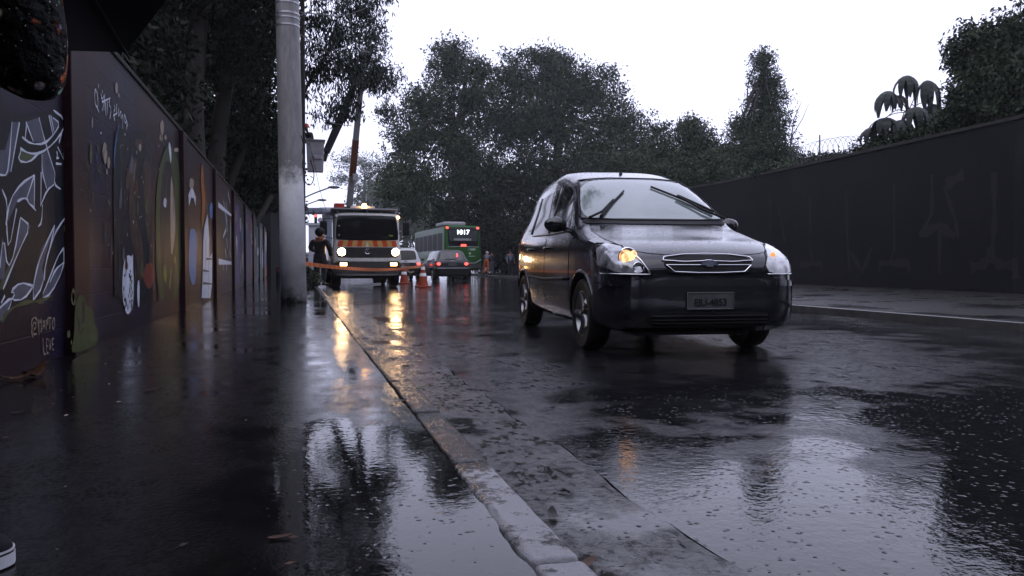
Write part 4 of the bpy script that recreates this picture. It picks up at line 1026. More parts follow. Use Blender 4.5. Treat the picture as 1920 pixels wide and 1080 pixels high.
left_tree("bushy_tree", "dark bushy tree filling the bank behind the wall's first panels", tr_([(215, 150), (200, 40), (190, -120)], 17, 1.5), .22,
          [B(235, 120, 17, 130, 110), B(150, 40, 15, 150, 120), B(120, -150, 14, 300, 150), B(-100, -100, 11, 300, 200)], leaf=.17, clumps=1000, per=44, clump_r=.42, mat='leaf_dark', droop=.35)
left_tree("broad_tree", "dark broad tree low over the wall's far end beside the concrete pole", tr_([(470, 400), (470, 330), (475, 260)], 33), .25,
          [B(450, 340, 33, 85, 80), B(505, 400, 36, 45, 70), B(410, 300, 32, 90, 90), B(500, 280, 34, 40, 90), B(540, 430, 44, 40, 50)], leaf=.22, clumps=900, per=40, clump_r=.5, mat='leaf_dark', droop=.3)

# --- hanging eucalyptus behind the concrete pole
tree("hanging_tree", "tall tree with drooping leaf sprays hanging over the raised work bucket", 
     [B(612, 40, 23, 55, 60), B(690, 20, 23, 45, 35), B(640, 120, 23, 75, 60), B(590, 150, 23, 40, 60), B(660, 190, 23.5, 40, 45), B(625, 205, 23, 45, 35), B(700, 145, 26, 60, 28), B(705, -40, 24, 70, 50), B(610, -120, 23, 120, 100), B(660, -260, 22, 200, 120), B(560, 60, 23.5, 30, 90)],
     [(-2.6, 24.5, 1.2)] + [tuple(at(x, y, 24)) for x, y in ((505, 150), (540, -40), (600, -200))], .12, leaf=.17, clumps=820, per=26, clump_r=.26, mat='leaf_euc', bark='bark', droop=1.6, limbs=34, aspect=.26, shell=.6)
tree("feathery_tree", "grey green feathery tree crown showing right of the drooping sprays",
     [B(700, 70, 32, 40, 45), B(715, 130, 32, 35, 30), B(690, 130, 33, 60, 40), B(725, 160, 34, 30, 22), B(660, 60, 33, 70, 60), B(725, 205, 36, 20, 12), B(640, -40, 33, 120, 60)],
     [(-2.2, 31, 1.0)] + [tuple(at(x, y, 33)) for x, y in ((548, 300), (560, 180), (640, 60))], .12, leaf=.16, clumps=480, per=26, clump_r=.30, mat='leaf_euc', droop=.8, limbs=26, aspect=.3, shell=.6)

# --- the two big trees in the middle distance
def big(name, label, tr, r, blobs, **k): return tree(name, label, blobs, tr, r, **k)
big("spreading_tree", "big dark tree with sky gaps arching over the stopped green bus", [foot(868, 60), tuple(at(866, 400, 60)), tuple(at(862, 300, 60)), tuple(at(850, 220, 60))], .55,
    [B(845, 130, 60, 55, 50), B(800, 200, 59, 60, 55), B(885, 190, 60, 55, 60), B(770, 265, 58, 55, 45), B(850, 270, 60, 70, 50), B(760, 330, 56, 55, 40), B(740, 355, 54, 45, 30), B(800, 350, 57, 50, 45), B(775, 390, 55, 30, 28), B(835, 400, 58, 45, 35), B(880, 330, 60, 60, 60), B(730, 215, 58, 20, 18), B(845, 90, 60, 30, 18), B(905, 130, 60, 25, 25)],
    leaf=.25, clumps=1250, per=42, clump_r=.62, mat='leaf_mid', droop=.35, limbs=40, shell=.6)
big("domed_tree", "huge rounded tree crown behind the black car and the bus", [foot(1040, 64), tuple(at(1040, 400, 64)), tuple(at(1045, 300, 64)), tuple(at(1050, 200, 64))], .65,
    [B(960, 150, 64, 60, 50), B(1040, 150, 64, 75, 55), B(1110, 180, 64, 70, 60), B(1160, 235, 63, 65, 50), B(1010, 230, 64, 100, 70), B(1205, 285, 62, 50, 40), B(1110, 290, 63, 100, 60), B(1235, 250, 62, 25, 25), B(940, 230, 63, 60, 70), B(1020, 110, 64, 60, 20), B(1230, 310, 60, 40, 35)],
    leaf=.25, clumps=1700, per=42, clump_r=.66, mat='leaf_mid', droop=.35, limbs=40, shell=.6)
big("low_tree", "dense low dark tree between the green bus and the black car", [foot(985, 56), tuple(at(985, 430, 56)), tuple(at(990, 380, 56))], .4,
    [B(930, 350, 57, 75, 70), B(1000, 340, 57, 80, 70), B(1080, 350, 55, 80, 60), B(960, 430, 57, 80, 70), B(1150, 340, 54, 80, 50), B(905, 430, 58, 45, 60), B(1060, 430, 52, 100, 70), B(935, 480, 63, 60, 45), B(990, 480, 61, 55, 45), B(868, 420, 61, 40, 50), B(900, 470, 66, 50, 45)],
    leaf=.27, clumps=1700, per=40, clump_r=.62, mat='leaf_dark', droop=.3, limbs=14, shell=.55)
big("street_tree", "small dark tree right behind the car roof beside the dark wall", [foot(1230, 46, 0), tuple(at(1230, 400, 46)), tuple(at(1235, 330, 46))], .3,
    [B(1180, 330, 47, 60, 45), B(1250, 300, 46, 45, 40), B(1300, 265, 46, 45, 40), B(1335, 300, 45, 45, 45), B(1270, 340, 44, 80, 45), B(1295, 235, 47, 22, 20), B(1345, 330, 42, 60, 40)],
    leaf=.18, clumps=1100, per=42, clump_r=.42, mat='leaf_mid', droop=.4, limbs=20, shell=.55)
big("tapering_tree", "tall tapering conifer shaped tree standing alone above the dark wall", [foot(1432, 44, 0), tuple(at(1432, 320, 44)), tuple(at(1430, 220, 44)), tuple(at(1432, 100, 44))], .28,
    [B(1430, 115, 44, 22, 30), B(1432, 155, 44, 32, 34), B(1436, 195, 44, 40, 34), B(1440, 235, 44, 48, 34), B(1400, 240, 44, 40, 32), B(1430, 285, 43, 66, 45), B(1385, 300, 43, 50, 45), B(1470, 300, 43, 35, 30)],
    leaf=.15, clumps=950, per=42, clump_r=.36, mat='leaf_mid', droop=.1, limbs=26, shell=.6)
mb = MB(); b0 = at(1478, 300, 42)
# --- greenery along the top of the right wall
def bush(name, label, blobs, leaf=.12, clumps=160, per=24, clump_r=.2, mat='leaf_mid', group=None, stem_z=1.0):
    c = Vector(blobs[0][0]); return tree(name, label, blobs, [(c.x, c.y, stem_z), (c.x, c.y, (c.z + stem_z) / 2), tuple(c)], .06, leaf=leaf, clumps=clumps, per=per, clump_r=clump_r, mat=mat, droop=.3, limbs=10, group=group, cat="shrub")
bush("scrubby_shrub", "low scrubby shrub under the coil of razor wire", [B(1530, 305, 26.5, 40, 16), B(1570, 298, 25.6, 30, 16), B(1490, 312, 27.5, 30, 14), B(1450, 322, 28, 40, 16)], clumps=220)
bush("leafy_shrub", "leafy shrub on the wall top between the razor wire and the big drooping leaves", [B(1630, 285, 24, 30, 22), B(1645, 265, 24, 18, 22), B(1690, 268, 23.5, 50, 22), B(1740, 255, 23, 40, 25)], clumps=260)
tree("ivy_tree", "tree smothered in dense ivy towering over the right wall",
     [B(1850, 85, 20.5, 70, 50), B(1830, 130, 20.5, 55, 70), B(1890, 160, 20, 90, 90), B(1815, 195, 20.8, 40, 40), B(1930, 60, 19.5, 60, 60), B(1960, 180, 19, 90, 90), B(1840, 230, 21, 70, 30), B(1790, 225, 21.5, 35, 25), B(1980, -10, 19, 50, 60), B(1770, 240, 22, 30, 22)],
     [(at(1890, 498, 20).x + .6, at(1890, 498, 20).y + .3, 0), tuple(at(1890, 240, 20.4)), tuple(at(1880, 100, 20.4))], .25, leaf=.13, clumps=1100, per=36, clump_r=.22, mat='leaf_mid', droop=.5, limbs=16, shell=.45)
# --- the cecropia with its umbrella leaves
cp = at(1705, 260, 23.6); root = empty("palmate_tree", (cp.x, cp.y, 0), 0, "thin tree with big drooping umbrella leaves above the right wall", "tree")
mb = MB(); top = at(1703, 200, 23.6) - Vector((cp.x, cp.y, 0)); mb.tube([(0, 0, 0), (0, 0, 2.5), top * .8 + Vector((0, 0, .6)), top], [.07, .06, .045, .03], 8)
heads = [(1700, 143, 25, 46, 0), (1665, 172, 26, 48, -.4), (1738, 152, 25, 62, .4), (1660, 222, 30, 42, -.3), (1716, 202, 28, 44, .25), (1690, 226, 30, 42, -.1), (1748, 196, 24, 60, .3), (1636, 240, 24, 34, -.3), (1685, 180, 18, 30, .1)]
LV = []; LQ = []
for hx, hy, rpx, hpx, lean in heads:
    hc_ = at(hx, hy, 23.6 + rng.uniform(-.5, .5)); k = 23.6 / FPX; rr = rpx * k; hh = hpx * k; o = Vector((cp.x, cp.y, 0))
    mb.tube(chaikin([top * .97, (top + hc_ - o) * .5 + Vector((0, 0, .12)), hc_ - o], 2, False), .014, 6)
    for j in range(9):
        az = 2 * math.pi * j / 9 + rng.uniform(-.15, .15); dv = np.array([math.cos(az), math.sin(az), 0.]); sd = np.array([-math.sin(az), math.cos(az), 0.])
        L = rng.uniform(.7, 1.15); prof = []
        for i, tt in enumerate(np.linspace(0, 1, 7)):
            out = rr * math.sin(min(1, tt * 1.1) * math.pi / 2) * L * (1 - .18 * tt ** 3); dn = hh * (tt ** 1.8) * L
            w_ = rr * .26 * math.sin(math.pi * min(.97, .12 + tt * .85)) ** .7
            c_ = np.array(hc_ - o) + dv * out + np.array([lean * .25 * tt, 0, -dn]); prof.append((c_ - sd * w_, c_ + np.array([0, 0, .03]), c_ + sd * w_))
        for a, b in zip(prof[:-1], prof[1:]):
            i0 = len(LV); LV += [a[0], a[1], a[2], b[0], b[1], b[2]]; LQ += [(i0, i0+1, i0+4, i0+3), (i0+1, i0+2, i0+5, i0+4)]
raw_mesh("crown", np.array(LV), np.array(LQ), M['leaf_palmate'], root); mb.build("trunk", M['bark'], root, smooth=True)
# --- pale trees far down the street
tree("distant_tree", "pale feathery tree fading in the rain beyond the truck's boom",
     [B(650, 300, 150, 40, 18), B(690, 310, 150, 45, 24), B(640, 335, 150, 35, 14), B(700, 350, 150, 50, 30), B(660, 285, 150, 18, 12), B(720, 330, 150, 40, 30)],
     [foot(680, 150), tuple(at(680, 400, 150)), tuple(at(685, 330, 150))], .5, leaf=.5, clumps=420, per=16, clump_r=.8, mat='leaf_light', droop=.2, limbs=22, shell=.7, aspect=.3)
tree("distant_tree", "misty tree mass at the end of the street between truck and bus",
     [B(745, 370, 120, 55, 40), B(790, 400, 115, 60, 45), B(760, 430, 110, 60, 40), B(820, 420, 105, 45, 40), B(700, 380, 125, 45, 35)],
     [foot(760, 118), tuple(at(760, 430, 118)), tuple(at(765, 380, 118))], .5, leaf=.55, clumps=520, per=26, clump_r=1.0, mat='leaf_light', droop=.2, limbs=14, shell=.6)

# --- unseen trees added behind and beside the viewpoint to block sky light
for nm, lb, x, y, z, rx, rz in (("sky_blocker_tree", "broad dark tree added unseen behind the viewpoint to block sky, over the roadway", 4.5, -17, 7.5, 6.5, 6.5), ("sky_blocker_tree", "broad dark tree added unseen behind the viewpoint, blocking sky over the mural wall", -5, -12, 7, 5.5, 6),
                            ("sky_blocker_tree", "broad dark tree added unseen behind the viewpoint, blocking sky beyond the far pavement", 15, -15, 7.5, 6.5, 7), ("sky_blocker_tree", "dark tree added unseen above the mural wall to block sky behind the umbrella holder", -4.2, -2.5, 6.5, 4.2, 3.8), ("sky_blocker_tree", "dark tree added over the right wall, outside the view, to block sky", 22, -2, 7, 5.5, 6)):
    tree(nm, lb, [((x, y, z), (rx, rx * .8, rz)), ((x - rx * .6, y, z - 2), (rx * .7, rx * .6, rz * .7)), ((x + rx * .6, y + 1, z - 1.5), (rx * .7, rx * .6, rz * .7)), ((x, y, max(2.2, z - rz * .8)), (rx * .9, rx * .5, 2.4))],
         [(x, y, -.1), (x, y, 3), (x + .3, y, z)], .35, leaf=.6, clumps=420, per=22, clump_r=.9, mat='leaf_dark', limbs=8)
# ------------------------------------------------------------------ concrete pole
m, n, l, p = new_mat("weathered_concrete_pole")
v = texco(n, l); sp = n.new("ShaderNodeSeparateXYZ"); l.new(v, sp.inputs[0])
edge = math_n(n, l, 'ADD', sp.outputs[2], math_n(n, l, 'MULTIPLY', math_n(n, l, 'SUBTRACT', noise(n, l, v, 5, 5, .7), .5), .9))
lime = ramp(n, l, edge, [(0.0, 0.0), (1.0, 1.0)])
mr_ = n.new("ShaderNodeMapRange"); mr_.inputs[1].default_value = 1.95; mr_.inputs[2].default_value = 2.25; l.new(edge, mr_.inputs[0])
low = ramp(n, l, noise(n, l, v, 6, 6, .7), [(0.25, (0.6, 0.6, 0.62)), (0.7, (0.8, 0.8, 0.82))])
up = ramp(n, l, noise(n, l, texco(n, l, scale=(4, 4, .8)), 3, 5, .7), [(0.3, (0.10, 0.095, 0.10)), (0.7, (0.22, 0.21, 0.22))])
gr_ = n.new("ShaderNodeMapRange"); gr_.inputs[1].default_value = .0; gr_.inputs[2].default_value = .22; l.new(edge, gr_.inputs[0])
c = mixc(n, l, gr_.outputs[0], (0.06, 0.058, 0.06), low)
l.new(mixc(n, l, mr_.outputs[0], c, up), p.inputs["Base Color"]); p.inputs["Roughness"].default_value = .5
l.new(bump(n, l, noise(n, l, v, 40, 5, .7), .4, .008), p.inputs["Normal"])
M['pole'] = m
pb = on_ground(551, 566); pole = empty("utility_pole", (pb.x, pb.y, 0), 0, "thick grey concrete utility pole limewashed white at its foot on the sidewalk", "pole")
tp = at(538.5, 0, 12.9) - pb; tp = tp * (9.5 / tp.z)
mb = MB(); mb.tube([(0, 0, 0), tp * .25, tp * .5, tp * .75, tp], [.215, .203, .190, .178, .165], 32, True); mb.build("shaft", M['pole'], pole, smooth=True)
M['steel'] = pm("galvanised_steel", (0.25, 0.25, 0.26), (0.38, 0.38, 0.4), 12, .35, metal=.9)
M['cable'] = pm("black_cable_sheath", (0.008, 0.008, 0.009), None, 10, .5)
for i, y_ in enumerate((8, 27, 36, 49)):
    q = at(542, y_, 12.9) - pb; k = q.z / tp.z; cc = tp * k; mb = MB(); r_ = .215 - .05 * k + .004
    mb.lathe([(r_, -.012 - .006 * (i % 2)), (r_ + .004, -.012 - .006 * (i % 2)), (r_ + .004, .012), (r_, .012)], cc, 'z', 32); mb.build("steel_band", M['steel'], pole, angle=40)
mb = MB(); q = [on_ground(574, 566) * 0 + at(a, b, 12.62) - pb for a, b in ((563, 408), (572, 416), (566, 424), (573, 428), (565, 436), (572, 442), (571, 452))]
q = [Vector((s_.x, s_.y, s_.z)) for s_ in q]; q = [Vector((.209 * math.cos(a), .209 * math.sin(a), s_.z)) + tp * (s_.z / tp.z) for a, s_ in zip((-.7, -.35, -.6, -.3, -.62, -.4, -.4), q)]
mb.tube(chaikin(q, 2, False), .007, 6); mb.build("spray_scribble", M['cable'], pole, smooth=True)

# tree trunk that stands behind the pole
tree("sidewalk_tree", "straight dark trunk rising right behind the grey concrete pole",
     [B(600, -160, 17, 120, 80), B(520, -260, 17, 200, 110), B(640, -330, 16, 220, 110), B(535, -60, 17.5, 60, 50), ((3.55, 10.3, 7.0), (.95, .8, .6)), ((2.8, 10.1, 6.7), (.9, .8, .5)), ((1.6, 11.4, 6.9), (1.1, 1.2, .6)), ((4.3, 10.2, 7.3), (.4, .4, .3))],
     [(at(566, 500, 17.5).x, at(566, 500, 17.5).y, 0), tuple(at(567, 300, 17.5)), tuple(at(568, 120, 17.5)), tuple(at(566, -200, 17.5))], .085, leaf=.16, clumps=720, per=28, clump_r=.28, mat='leaf_euc', droop=1.2, limbs=24, aspect=.28, shell=.6)

# ------------------------------------------------------------------ bucket truck
M['cab_white'] = pm("truck_cab_paint", (0.42, 0.41, 0.40), (0.60, 0.59, 0.57), 2.5, .35, coat=.4)
M['cab_grey'] = pm("truck_grille_grey", (0.035, 0.033, 0.033), (0.06, 0.056, 0.055), 5, .5)
M['chev_red'] = pm("reflective_red_stripe", (0.42, 0.05, 0.02), (0.5, 0.07, 0.03), 6, .35)
M['chev_yel'] = pm("reflective_yellow_stripe", (0.45, 0.26, 0.08), (0.52, 0.32, 0.10), 6, .35)
M['head_lit'] = pm("lit_truck_headlamp", (1, .9, .7), None, 5, .3, emit=(1.0, 0.60, 0.27), emit_s=42)
M['ind_lit'] = pm("lit_truck_indicator", (1, .7, .4), None, 5, .3, emit=(1.0, 0.52, 0.18), emit_s=7)
M['beacon'] = pm("lit_amber_beacon", (1, .5, .1), None, 5, .3, emit=(1.0, 0.45, 0.10), emit_s=16)
M['boom_or'] = pm("boom_orange_paint", (0.10, 0.042, 0.026), (0.135, 0.056, 0.034), 4, .4)
M['boom_gr'] = pm("boom_grey_fibreglass", (0.20, 0.20, 0.215), (0.28, 0.28, 0.30), 4, .45)
M['boom_dk'] = pm("boom_dark_steel", (0.016, 0.015, 0.018), (0.03, 0.028, 0.03), 4, .5)
M['bucket'] = pm("bucket_white_fibreglass", (0.36, 0.36, 0.40), (0.48, 0.48, 0.52), 3, .4)
M['red_box'] = pm("red_tool_box", (0.30, 0.04, 0.03), (0.38, 0.055, 0.04), 5, .4)
tpos = at(689.2, 498, 25.5)
truck = empty("bucket_truck", (tpos.x, tpos.y, ROAD_Z), 0, "white bucket truck with lit headlamps and red and yellow stripes parked at the kerb", "truck")
GZ = -ROAD_Z          # heights measured from the sidewalk become heights above the road
tst = [(0.0, .98, .45, 1.30, 2.30, .90), (.012, 1.06, .40, 1.40, 2.38, .97), (.06, 1.11, .38, 1.45, 2.45, 1.02), (.22, 1.13, .38, 1.45, 2.49, 1.04), (.8, 1.135, .42, 1.45, 2.51, 1.05), (1.6, 1.13, .45, 1.45, 2.50, 1.05), (1.75, 1.08, .5, 1.4, 2.44, 1.0)]
tc = Car(truck, tst, M['cab_white'], 60)
tc.body([(1.05, .48, .56, .62, 1.4), (1.05, .48, .56, -1.4, -.62)], "cab")
def tz(y): return CAM_H + (498 - y) * 25.5 / FPX + GZ
tx = lambda x: (x - 689.2) * 25.5 / FPX
tw = tc.patch("windscreen", [(tx(631), tz(451)), (tx(748), tz(451)), (tx(743), tz(404)), (tx(634), tz(404))], 'f', M['glass_dark'], .006, .1, sm=2)
mb = MB()
for a, b in (((-.85, 1.62), (-.1, 1.72)), ((-.1, 1.72), (.35, 1.76))): tc.strip(mb, [a, b], 'f', .02, .02)
tc.strip(mb, [(.25, 1.76), (.72, 1.62)], 'f', .02, .02); mb.build("wiper", M['trim'], tw, smooth=True)
for zz in (2.02, 1.72): mb = MB(); tc.strip(mb, [(-.93, zz), (-.90, zz)], 'f', .06, .01); mb.build("sticker", M['paint_white'], tw)
mb = MB(); tc.strip(mb, [(.70, 1.72), (.84, 1.70)], 'f', .07, .01); mb.build("sticker", P_['lime'], tw)
# chevron stripes slanting outwards from the middle
edges_ = np.linspace(-.93, .93, 13)
for i in range(12):
    x0, x1 = edges_[i], edges_[i + 1]; sl = .05 * (1 if (x0 + x1) > 0 else -1)
    tc.patch("hazard_stripe", [(x0 + sl, 1.35), (x1 + sl, 1.35), (x1 - sl * 0, 1.55), (x0 - sl * 0, 1.55)], 'f', M['chev_red'] if i % 2 == (0 if i < 6 else 1) else M['chev_yel'], .006, .12, sm=0, depth=.006)
gp = tc.patch("grille", [(-.98, .98), (.98, .98), (.98, 1.33), (-.98, 1.33)], 'f', M['cab_grey'], .010, .1, sm=1)
mb = MB()
for zz in (1.04, 1.10, 1.16, 1.22, 1.28): tc.strip(mb, [(-.66, zz), (0, zz), (.66, zz)], 'f', .016, .016)
mb.build("grille_bars", M['trim'], gp, smooth=True)
# round emblem: a V above a W in a ring
mb = MB(); ey = -.045; ez = 1.20
mb.lathe([(.083, -.006), (.095, -.010), (.100, 0), (.083, 0)], (0, ey, ez), 'y', 28)
for q in ([(-.045, .07), (0, -.005), (.045, .07)], [(-.078, .035), (-.04, -.07), (0, .0), (.04, -.07), (.078, .035)]): mb.tube([(x, ey - .004, ez + z) for x, z in q], .010, 6)
mb.build("emblem", M['chrome'], gp)
for s_ in (-1, 1):
    cx_, cz_ = tx(641.7 if s_ < 0 else 741.3), tz(472.5); h, _ = tc.hit(cx_, cz_, 'f')
    hl = MB(); hl.lathe([(.150, .02), (.150, -.035), (.125, -.040), (.125, -.02), (.0, -.005)], h, 'y', 28); ho = hl.build("headlight", M['chrome'], truck, angle=40)
    mb = MB(); mb.lathe([(.122, -.022), (.105, -.036), (.05, -.046), (0, -.048)], h, 'y', 24); mb.build("lens", M['head_lit'], ho, smooth=True)
    sd_ = bpy.data.lights.new("headlamp_beam", 'SPOT'); sd_.energy = 8; sd_.color = (1, .62, .32); sd_.spot_size = R(70); sd_.spot_blend = .9; sd_.shadow_soft_size = .1
    so = bpy.data.objects.new("headlamp_beam", sd_); COL.objects.link(so); so.parent = ho; so.location = h + Vector((0, -.08, 0)); so.rotation_euler = (R(83), 0, math.pi)
    so.rotation_euler = Vector((0.06, -1, -.16)).to_track_quat('-Z', 'Y').to_euler()
    h, _ = tc.hit(tx(645 if s_ < 0 else 737.5), tz(495.5), 'f'); mb = MB(); mb.box(h + Vector((0, -.03, 0)), (.34, .08, .20), b=.02); io = mb.build("indicator", M['trim'], truck)
    mb = MB(); mb.box(h + Vector((0, -.075, 0)), (.22, .02, .11), b=.008); mb.build("lens", M['ind_lit'], io)
    # mirrors on their arms
    mx, mz = tx(609.5 if s_ < 0 else 762.5), tz(428)
    mb = MB(); mb.box((mx, .12, mz), (.23, .10, .46), b=.05); mo = mb.build("mirror", M['trim'], truck, smooth=False)
    mb = MB(); mb.tube([(s_ * 1.09, .25, mz + .32), (mx, .14, mz + .30), (mx, .12, mz + .20)], .016, 8); mb.tube([(s_ * 1.12, .25, mz - .34), (mx, .14, mz - .30), (mx, .12, mz - .2)], .014, 8); mb.build("mirror_arm", M['trim'], mo, smooth=True)
    tc.patch("side_window", [(.25, 1.62), (1.35, 1.62), (1.35, 2.28), (.38, 2.28)], 's', M['glass_dark'], .006, .12, s_, sm=1)
    wheel(truck, s_ * .98, 1.05, .47, .30, s_, 6)
    for yy in (5.2,): wheel(truck, s_ * .92, yy, .47, .5, s_, 6)
    mb = MB(); mb.lathe([(.05, 0), (.045, -.02), (0, -.03)], (s_ * 1.02, -.0, 2.33), 'y', 14); mb.build("marker_lamp", M['ind_lit'] if s_ > 0 else M['reflector'], truck, smooth=True)
tc.patch("bumper", [(-1.08, .46), (1.08, .46), (1.08, .84), (-1.08, .84)], 'f', M['cab_grey'], .05, .1, sm=1)
tc.patch("bumper_panel", [(-1.02, .86), (1.02, .86), (1.02, .96), (-1.02, .96)], 'f', M['cab_white'], .03, .1, sm=1)
mb = MB(); mb.box((tx(694), -.075, tz(507)), (.46, .02, .14), b=.004); mb.build("licence_plate", M['plate'], truck)
mb = MB(); mb.box((0, 4.2, .62), (.9, 7.6, .22)); mb.box((0, .4, .42), (1.7, .3, .26), b=.03); mb.build("chassis", M['boom_dk'], truck)
mb = MB(); mb.box((0, 4.9, 1.15), (2.2, 5.4, .85), b=.04); mb.build("service_body", M['cab_white'], truck)
# roof rack with its board, beacon bar and tool box
rack = MB(); rack.box((tx(685), .62, tz(396)), (2.18, 1.2, .05), rot=Matrix.Rotation(R(-7), 3, 'X'), b=.01); ro = rack.build("roof_rack", M['boom_gr'], truck)
mb = MB()
for x in (-.95, -.45, 0, .45, .95): mb.tube([(x, .10, 2.42), (x, .12, 2.56)], .02, 6); mb.tube([(x, 1.1, 2.48), (x, 1.1, 2.64)], .02, 6)
mb.build("rack_posts", M['steel'], ro, smooth=True)
bar = MB(); bar.box((tx(683), .55, tz(387.5)), (.82, .12, .09), b=.02); bo = bar.build("beacon_bar", M['cab_white'], truck)
mb = MB(); mb.lathe([(.075, -.06), (.085, 0), (.08, .10), (.05, .15), (0, .16)], (tx(686), .45, tz(389)), 'z', 20); mb.build("beacon", M['beacon'], bo, smooth=True)
mb = MB(); mb.box((tx(641.5), 1.3, tz(384)), (.34, .5, .22), b=.02); mb.box((tx(653), 1.3, tz(389)), (.2, .4, .10), b=.02); mb.build("tool_box", M['red_box'], truck)
# boom: lower arm up to the elbow, upper arm down to the bucket
def tl(px, py, d): return at(px, py, d) - Vector((tpos.x, tpos.y, ROAD_Z))
mb = MB(); t0 = tl(655, 388, 29.5); mb.lathe([(.36, 1.55), (.34, 2.0), (.28, t0.z)], (t0.x, t0.y, 0), 'z', 24); mb.build("turret", M['boom_dk'], truck, angle=40)
J = [tl(655, 386, 29.5), tl(660, 333, 29), tl(667, 262, 28.5), tl(681.5, 108, 27.5)]
lo = MB(); lo.tube(J[:2] + [J[1].lerp(J[2], .12)], [.16, .15, .145], 4); lo.cur = 1; lo.tube([J[1].lerp(J[2], .05), J[2]], [.175, .165], 4); lo.cur = 2; lo.tube([J[2].lerp(J[3], -.02), J[3]], [.15, .13], 4)
lob = lo.build("lower_boom", [M['boom_gr'], M['boom_or'], M['boom_gr']], truck)
mb = MB(); q = tl(666, 333, 28.7); mb.box(q, (.22, .3, .26), b=.02); mb.build("boom_bracket", M['steel'], lob)
uo = MB(); K = [tl(686, 106, 27.4), tl(637, 228, 27), tl(612, 285, 26.8)]; uo.tube(K, [.13, .19, .16], 4); uo.tube([K[2], tl(609, 303, 26.8)], [.08, .05], 8); upb = uo.build("upper_boom", M['boom_dk'], truck)
mb = MB(); mb.lathe([(.2, -.2), (.22, 0), (.2, .2)], J[3].lerp(K[0], .5), 'x', 20); mb.build("elbow_joint", M['boom_dk'], lob, angle=40)
bk = tl(591, 293, 26.8); w2, w1, hh = .30, .265, .54
mb = MB(); vs = []
for z, w_ in ((hh, w2), (-hh, w1), (-hh, w1 - .03), (hh - .0, w2 - .035)):
    vs += [(bk.x - w_, bk.y - w_, bk.z + z), (bk.x + w_, bk.y - w_, bk.z + z), (bk.x + w_, bk.y + w_, bk.z + z), (bk.x - w_, bk.y + w_, bk.z + z)]
fs = [(4*a+j, 4*a+(j+1) % 4, 4*a+4+(j+1) % 4, 4*a+4+j) for a in (0, 2) for j in range(4)] + [(4+j, 4+(j+1) % 4, 8+(j+1) % 4, 8+j) for j in range(4)] + [(j, (j+1) % 4, 12+(j+1) % 4, 12+j) for j in range(4)] + [(8, 9, 10, 11)]
mb.add(vs, fs)
bo_ = mb.build("bucket", M['bucket'], upb)
mb = MB()
for dx, dy, sx_, sy_ in ((0, -w2 - .01, 2 * w2 + .08, .04), (0, w2 + .01, 2 * w2 + .08, .04), (-w2 - .01, 0, .04, 2 * w2), (w2 + .01, 0, .04, 2 * w2)): mb.box((bk.x + dx, bk.y + dy, bk.z + hh - .03), (sx_, sy_, .07), b=.01)
mb.build("bucket_rim", M['boom_gr'], bo_)
mb = MB(); mb.box((bk.x + .08, bk.y - w1 - .05, bk.z - .08), (.28, .10, .12), b=.015); mb.build("bucket_step", M['bucket'], bo_)
# ------------------------------------------------------------------ green bus
M['bus_green'] = pm("bus_green_paint", (0.012, 0.050, 0.010), (0.018, 0.070, 0.014), 1.5, .35, coat=.05)
M['bus_grey'] = pm("bus_grey_trim", (0.16, 0.16, 0.17), (0.22, 0.22, 0.23), 5, .4)
M['glass_dull'] = pm('dull_bus_glass', (0.004, 0.004, 0.005), None, 4, .4, spec=.02)
M['led'] = pm("lit_white_led", (1, 1, 1), None, 5, .3, emit=(0.85, .93, 1.0), emit_s=2.2)
M['bus_text'] = pm("pale_bus_lettering", (0.40, 0.45, 0.40), None, 5, .4)
bpos = at(868, 498, 49.5)
bus = empty("city_bus", (bpos.x, bpos.y, ROAD_Z), R(1.0), "green city bus seen from behind with lit route number 1017", "bus")
bst = [(0.0, 1.10, .62, 1.7, 3.12, 1.02), (.02, 1.19, .52, 1.7, 3.22, 1.10), (.10, 1.25, .45, 1.7, 3.28, 1.15), (.4, 1.26, .40, 1.7, 3.32, 1.17), (6, 1.26, .40, 1.7, 3.32, 1.17), (11.6, 1.26, .40, 1.7, 3.32, 1.17), (11.9, 1.2, .45, 1.7, 3.2, 1.1)]
bc = Car(bus, bst, M['bus_green'], 40); bc.body([(3.3, .5, .58, .8, 1.5), (3.3, .5, .58, -1.5, -.8), (9.2, .5, .58, .8, 1.5), (9.2, .5, .58, -1.5, -.8)])
bz = lambda y: CAM_H + (88 - y / 9) * 49.5 / FPX + GZ
bx = lambda x: (x - 790) / 9 * 49.5 / FPX
def rp(nm, q, mat, off=.01, parent=None, sm=1): return bc.patch(nm, q, 'f', mat, off, .15, sm=sm, parent=parent)
brw = rp("rear_window", [(bx(545), bz(462)), (bx(1050), bz(462)), (bx(1066), bz(150)), (bx(524), bz(150))], M['glass_dark'], .010)
rp("window_reflection_panel", [(bx(560), bz(380)), (bx(1040), bz(380)), (bx(1050), bz(195)), (bx(545), bz(195))], M['screen_dim'], .014, brw).name = "reflection_pane"  # lighter grey patch laid over the dark glass as a painted reflection
h, _ = bc.hit(0, bz(232), 'f'); text_mesh("route_number", "1017", .40, M['led'], brw, Matrix.Translation((bx(787), h.y - .04, bz(232))) @ Matrix.Rotation(R(90), 4, 'X'), .01, 1.1, .005)
mb = MB(); mb.box((bx(785), h.y - .03, bz(353)), (1.15, .02, .14), b=.01); mb.build("notice_strip", M['bus_grey'], brw)
h, _ = bc.hit(0, bz(450), 'f')
mb = MB(); mb.box((bx(800), h.y - .05, bz(450)), (.34, .06, .13), b=.03); mb.build("brake_light", M['tail_red'], bus)
for x_ in (522, 1045):
    h, _ = bc.hit(bx(x_), bz(158), 'f'); mb = MB(); mb.box(h + Vector((0, -.03, 0)), (.15, .06, .11), b=.02); mb.build("marker_lamp", M['tail_red'], bus)
